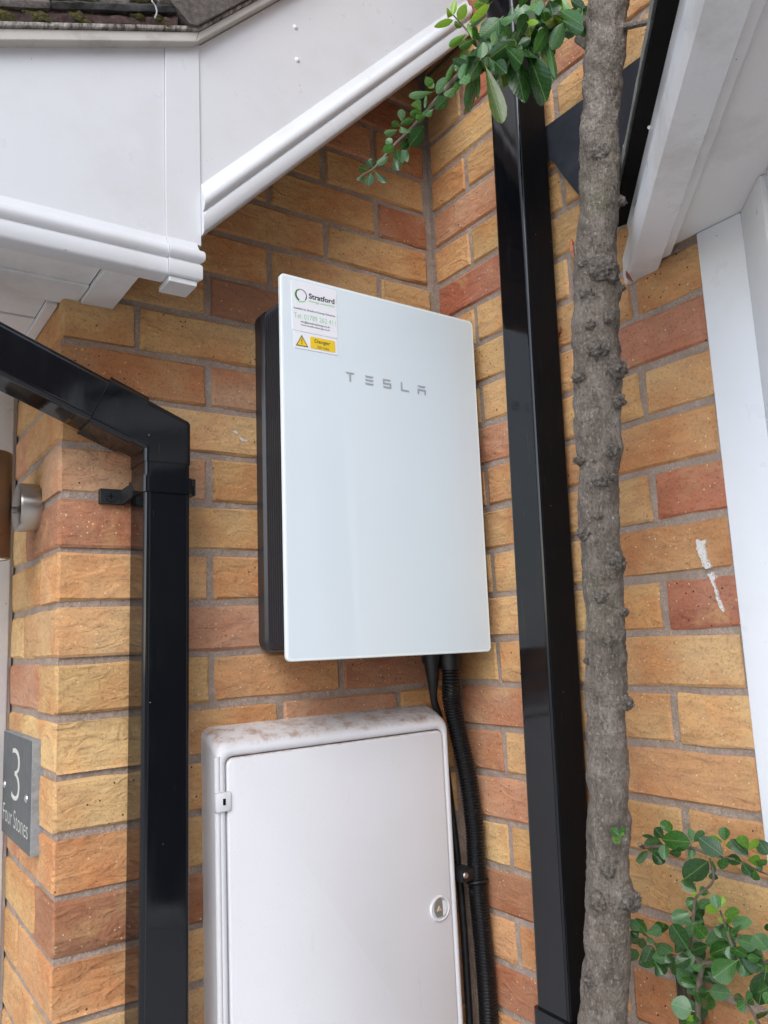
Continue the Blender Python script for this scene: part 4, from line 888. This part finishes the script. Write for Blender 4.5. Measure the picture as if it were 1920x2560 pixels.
s3_ = twig_mesh([lo(780, 1610), lo(1125, 1570), lo(1060, 1420), lo(985, 1200), lo(950, 1090)], .0026, .0010).obj('stem', 'twig', shb)
s4_ = twig_mesh([lo(1125, 1570), lo(1300, 1600), lo(1460, 1600)], .0022, .0014).obj('stem', 'twig', shb)
s5_ = twig_mesh([lo(1195, 1980), lo(1300, 2150), lo(1420, 2400), lo(1500, 2900)], .0012, .0024).obj('stem', 'twig', shb)
LL = {0: [(385, 440, 190, 450, 140, 'm'), (655, 415, 365, 390, 170, 'm'), (390, 380, 300, 270, 90, 'd'), (470, 320, 385, 190, 110, 'm'), (285, 360, 175, 350, 30, 'd'), (240, 510, 110, 600, 90, 'g'), (280, 520, 390, 630, 100, 'd'), (400, 440, 395, 590, 90, 'm'), (435, 520, 560, 515, 75, 'd'), (690, 400, 640, 275, 65, 'g'), (690, 410, 785, 310, 70, 'g'), (680, 470, 655, 590, 65, 'm'), (970, 545, 730, 365, 150, 'd'), (975, 415, 835, 370, 85, 'l'), (995, 400, 990, 265, 95, 'm'), (1005, 450, 1112, 440, 75, 'l'), (985, 570, 975, 695, 100, 'm'), (1225, 555, 1060, 380, 130, 'd'), (1230, 490, 1145, 360, 95, 'l'), (1245, 490, 1322, 385, 65, 'y'), (1020, 560, 1155, 620, 90, 'd'), (1215, 595, 1340, 600, 85, 'l'), (1422, 540, 1320, 390, 120, 'd'), (1300, 600, 1410, 620, 70, 'm'), (1170, 620, 1250, 740, 90, 'd'), (1290, 680, 1270, 790, 95, 'm'), (1300, 650, 1370, 680, 50, 'd')],
      1: [(830, 605, 590, 790, 190, 'd'), (870, 600, 895, 730, 45, 'm'), (880, 715, 880, 795, 75, 'd'), (715, 900, 570, 790, 110, 'm'), (850, 920, 745, 890, 75, 'm'), (700, 960, 690, 905, 30, 'y'), (725, 985, 620, 1050, 110, 'm'), (740, 1070, 850, 985, 90, 'g'), (645, 1110, 470, 1170, 120, 'g'), (690, 1110, 760, 1170, 60, 'd'), (670, 1210, 590, 1170, 50, 'g'), (690, 1215, 790, 1190, 40, 'g'), (690, 1230, 800, 1350, 120, 'm'), (640, 1480, 470, 1230, 150, 'd'), (660, 1280, 580, 1310, 55, 'm'), (640, 1490, 530, 1460, 60, 'g'), (665, 1490, 815, 1440, 100, 'd'), (630, 1490, 635, 1650, 110, 'm'), (640, 1560, 510, 1620, 110, 'd'), (790, 1620, 910, 1580, 80, 'm'), (780, 1620, 690, 1670, 70, 'g'), (830, 1700, 970, 1780, 90, 'd'), (725, 1840, 515, 1660, 150, 'g'), (735, 1860, 820, 1890, 60, 'd'), (725, 1870, 620, 1910, 75, 'g'), (845, 1890, 1050, 1910, 130, 'g'), (690, 2080, 835, 1910, 150, 'm'), (670, 2080, 460, 2010, 180, 'g'), (660, 2110, 560, 2095, 50, 'l'), (690, 2110, 730, 2180, 60, 'm'), (680, 2130, 620, 2190, 60, 'y'), (660, 1680, 730, 1800, 70, 'd'), (720, 1880, 640, 1800, 90, 'd'), (810, 2060, 780, 1960, 70, 'd')],
      2: [(155, 1290, 55, 1190, 90, 'g'), (215, 1310, 365, 1270, 90, 'g'), (320, 1350, 400, 1225, 110, 'm'), (150, 1360, 40, 1410, 100, 'g'), (185, 1360, 175, 1475, 80, 'g'), (215, 1370, 300, 1400, 50, 'g'), (310, 1410, 465, 1500, 120, 'g'), (310, 1500, 135, 1620, 160, 'm'), (330, 1520, 400, 1715, 120, 'm'), (130, 1480, 50, 1590, 90, 'g'), (310, 1610, 390, 1730, 110, 'd'), (410, 1530, 470, 1600, 80, 'd'), (60, 1300, 150, 1330, 80, 'd')],
      3: [(920, 1080, 890, 930, 90, 'g'), (945, 1100, 800, 1050, 80, 'y'), (960, 1060, 960, 940, 75, 'y'), (985, 1130, 1130, 1090, 90, 'l'), (985, 1345, 790, 1420, 140, 'g'), (1040, 1410, 1030, 1245, 125, 'm'), (985, 1215, 940, 1160, 40, 'y'), (1000, 1220, 1070, 1170, 40, 'l'), (1060, 1220, 1265, 1200, 110, 'g'), (1110, 1370, 1310, 1440, 140, 'g'), (1060, 1440, 840, 1530, 150, 'm'), (1120, 1560, 1000, 1550, 60, 'm'), (1110, 1590, 880, 1760, 190, 'm'), (1130, 1570, 1270, 1720, 170, 'm'), (1130, 1500, 1370, 1640, 150, 'd'), (1060, 1300, 1120, 1250, 80, 'm'), (1110, 1620, 1050, 1560, 70, 'd')],
      4: [(1422, 1480, 1290, 1330, 150, 'g'), (1400, 1700, 1330, 2030, 190, 'd'), (1422, 1850, 1320, 1900, 120, 'm'), (1430, 1640, 1400, 1720, 60, 'y'), (1440, 1220, 1410, 1300, 60, 'd'), (1440, 1900, 1400, 2010, 90, 'm')],
      5: [(1190, 1970, 1090, 1940, 70, 'o'), (1200, 1970, 1250, 1900, 60, 'm'), (1200, 2000, 1120, 2060, 100, 'm'), (1220, 2010, 1270, 1970, 70, 'm'), (1310, 2110, 1420, 2090, 110, 'd'), (1280, 2180, 1260, 2240, 60, 'l')]}
PAR = [br1, st_, s2_, s3_, s4_, s5_]
for g_, ls in LL.items():
    for (a, b, c_, d_, w_, tn) in ls:
        dx = rl.uniform(-.022, .010); B0 = lo(a, b, dx); T0 = lo(c_, d_, dx + rl.uniform(-.018, .008)); dep = FWD.dot(B0 - CAM)
        leaf(PAR[g_], B0, T0, w_ * .2532 * dep / FPX, tn)
FP = {1: [(720, 2300), (735, 1860), (760, 1640), (650, 1480), (670, 1300), (690, 1100)], 2: [(500, 1545), (390, 1500), (300, 1420), (190, 1310)], 3: [(1125, 1570), (1060, 1420), (985, 1200)], 4: [(1125, 1570), (1300, 1600), (1440, 1600), (1400, 1900)]}
for g_, n_l in ((1, 20), (2, 8), (3, 14), (4, 16)):
    q_ = catmull([(a, b, 0) for a, b in FP[g_]], 8)
    for i in range(n_l):
        p_ = q_[rl.randrange(len(q_))]; a, b = p_.x + rl.uniform(-45, 45), p_.y + rl.uniform(-45, 45); an = rl.uniform(-180, 180); ln_ = rl.uniform(90, 220)
        dx = rl.uniform(-.012, .030); B0 = lo(a, b, dx); T0 = lo(a + ln_ * math.cos(R(an)), b + ln_ * math.sin(R(an)), dx + rl.uniform(-.012, .012)); dep = FWD.dot(B0 - CAM)
        leaf(PAR[g_], B0, T0, ln_ * rl.uniform(.48, .62) * .2532 * dep / FPX, rl.choice('ddmmmgg'))
# weathered stake standing by the wall
p1 = at(1702, 2420, 0, -.030)
mb = MB(); rr2 = []
for k in range(30):
    z = p1.z + .01 - (p1.z + .01 - GZ) * k / 29; q = [(-.030, p1.y + .010), (-.030, p1.y - .012), (-.010, p1.y - .012), (-.010, p1.y + .010)]
    rr2.append([(x + rg.uniform(-.0012, .0012), y_ + rg.uniform(-.0015, .0015), z) for x, y_ in q])
mb.loft(rr2); tag(mb.obj('stake', 'stake_wood', smooth=None), 'rotting brown wooden stake against the brick wall behind the shrub', 'stake')
# dead leaves caught beside the trunk
def dead(pts, w_, label, xpl):
    P = [at(a, b, 0, xpl) for a, b in pts]; c_ = catmull(P, 5); n_ = len(c_); v = []; f = []
    for i, p_ in enumerate(c_):
        u = i / (n_ - 1); h_ = w_ * math.sin(math.pi * min(1, u * .9 + .05)); rt = Vector((RIGHT.x, RIGHT.y, 0)).normalized()
        v += [p_ - rt * h_ + Vector((0, 0, 0)), p_ + Vector((-.0012, -.0012, 0)), p_ + rt * h_]
    for i in range(n_ - 1): f += [(i * 3, i * 3 + 1, i * 3 + 4, i * 3 + 3), (i * 3 + 1, i * 3 + 2, i * 3 + 5, i * 3 + 4)]
    o = MB().add(v, f).obj('dead_leaf', 'dead_leaf'); tag(o, label, 'leaf'); return o
dead([(1428, 597), (1432, 622), (1436, 648)], .0042, 'curled orange dead leaf caught on the left edge of the trunk', -.11)
dead([(1566, 678), (1573, 696), (1582, 705)], .0034, 'dry brown leaf wedged under the bay fascia corner', -.045)
dead([(1401, 816), (1398, 830), (1395, 840)], .0028, 'small dark red dead leaf on the bricks beside the downpipe', -.004)

# ------------------------------------------------------------------ house across the way, seen only as dark reflections
oh = thing('opposite_house', 'red brick house with white windows across the drive', 'house', (-1.5, -11, GZ))
mb = MB(); mb.box(-9, 6, -18, -11, GZ, GZ + 5.2); mb.obj('wall', 'far_brick', oh, smooth=None)
mb = MB(); mb.prism([(-9.4, -10.6, GZ + 5.1), (-9.4, -14.5, GZ + 8.0), (-9.4, -18.4, GZ + 5.1)], (15.8, 0, 0)); mb.obj('roof', 'far_tile', oh, smooth=None)
for (xa, xb, za, zb) in ((-7.5, -5.9, .9, 2.2), (-7.5, -5.9, 3.4, 4.6), (-3.6, -2.0, 3.4, 4.6), (1.2, 2.8, 3.4, 4.6), (1.2, 2.8, .9, 2.2)):
    mb = MB(); mb.box(xa, xb, -11.02, -10.96, GZ + za, GZ + zb); wf = mb.obj('window', 'far_white', oh, smooth=None)
    mb = MB(); mb.box(xa + .1, xb - .1, -10.955, -10.95, GZ + za + .1, GZ + zb - .1); mb.obj('pane', 'far_glass', wf, smooth=None)
mb = MB(); mb.box(-4.2, -1.8, -11.03, -10.97, GZ, GZ + 2.1); mb.obj('garage_door', 'far_white', oh, smooth=None)
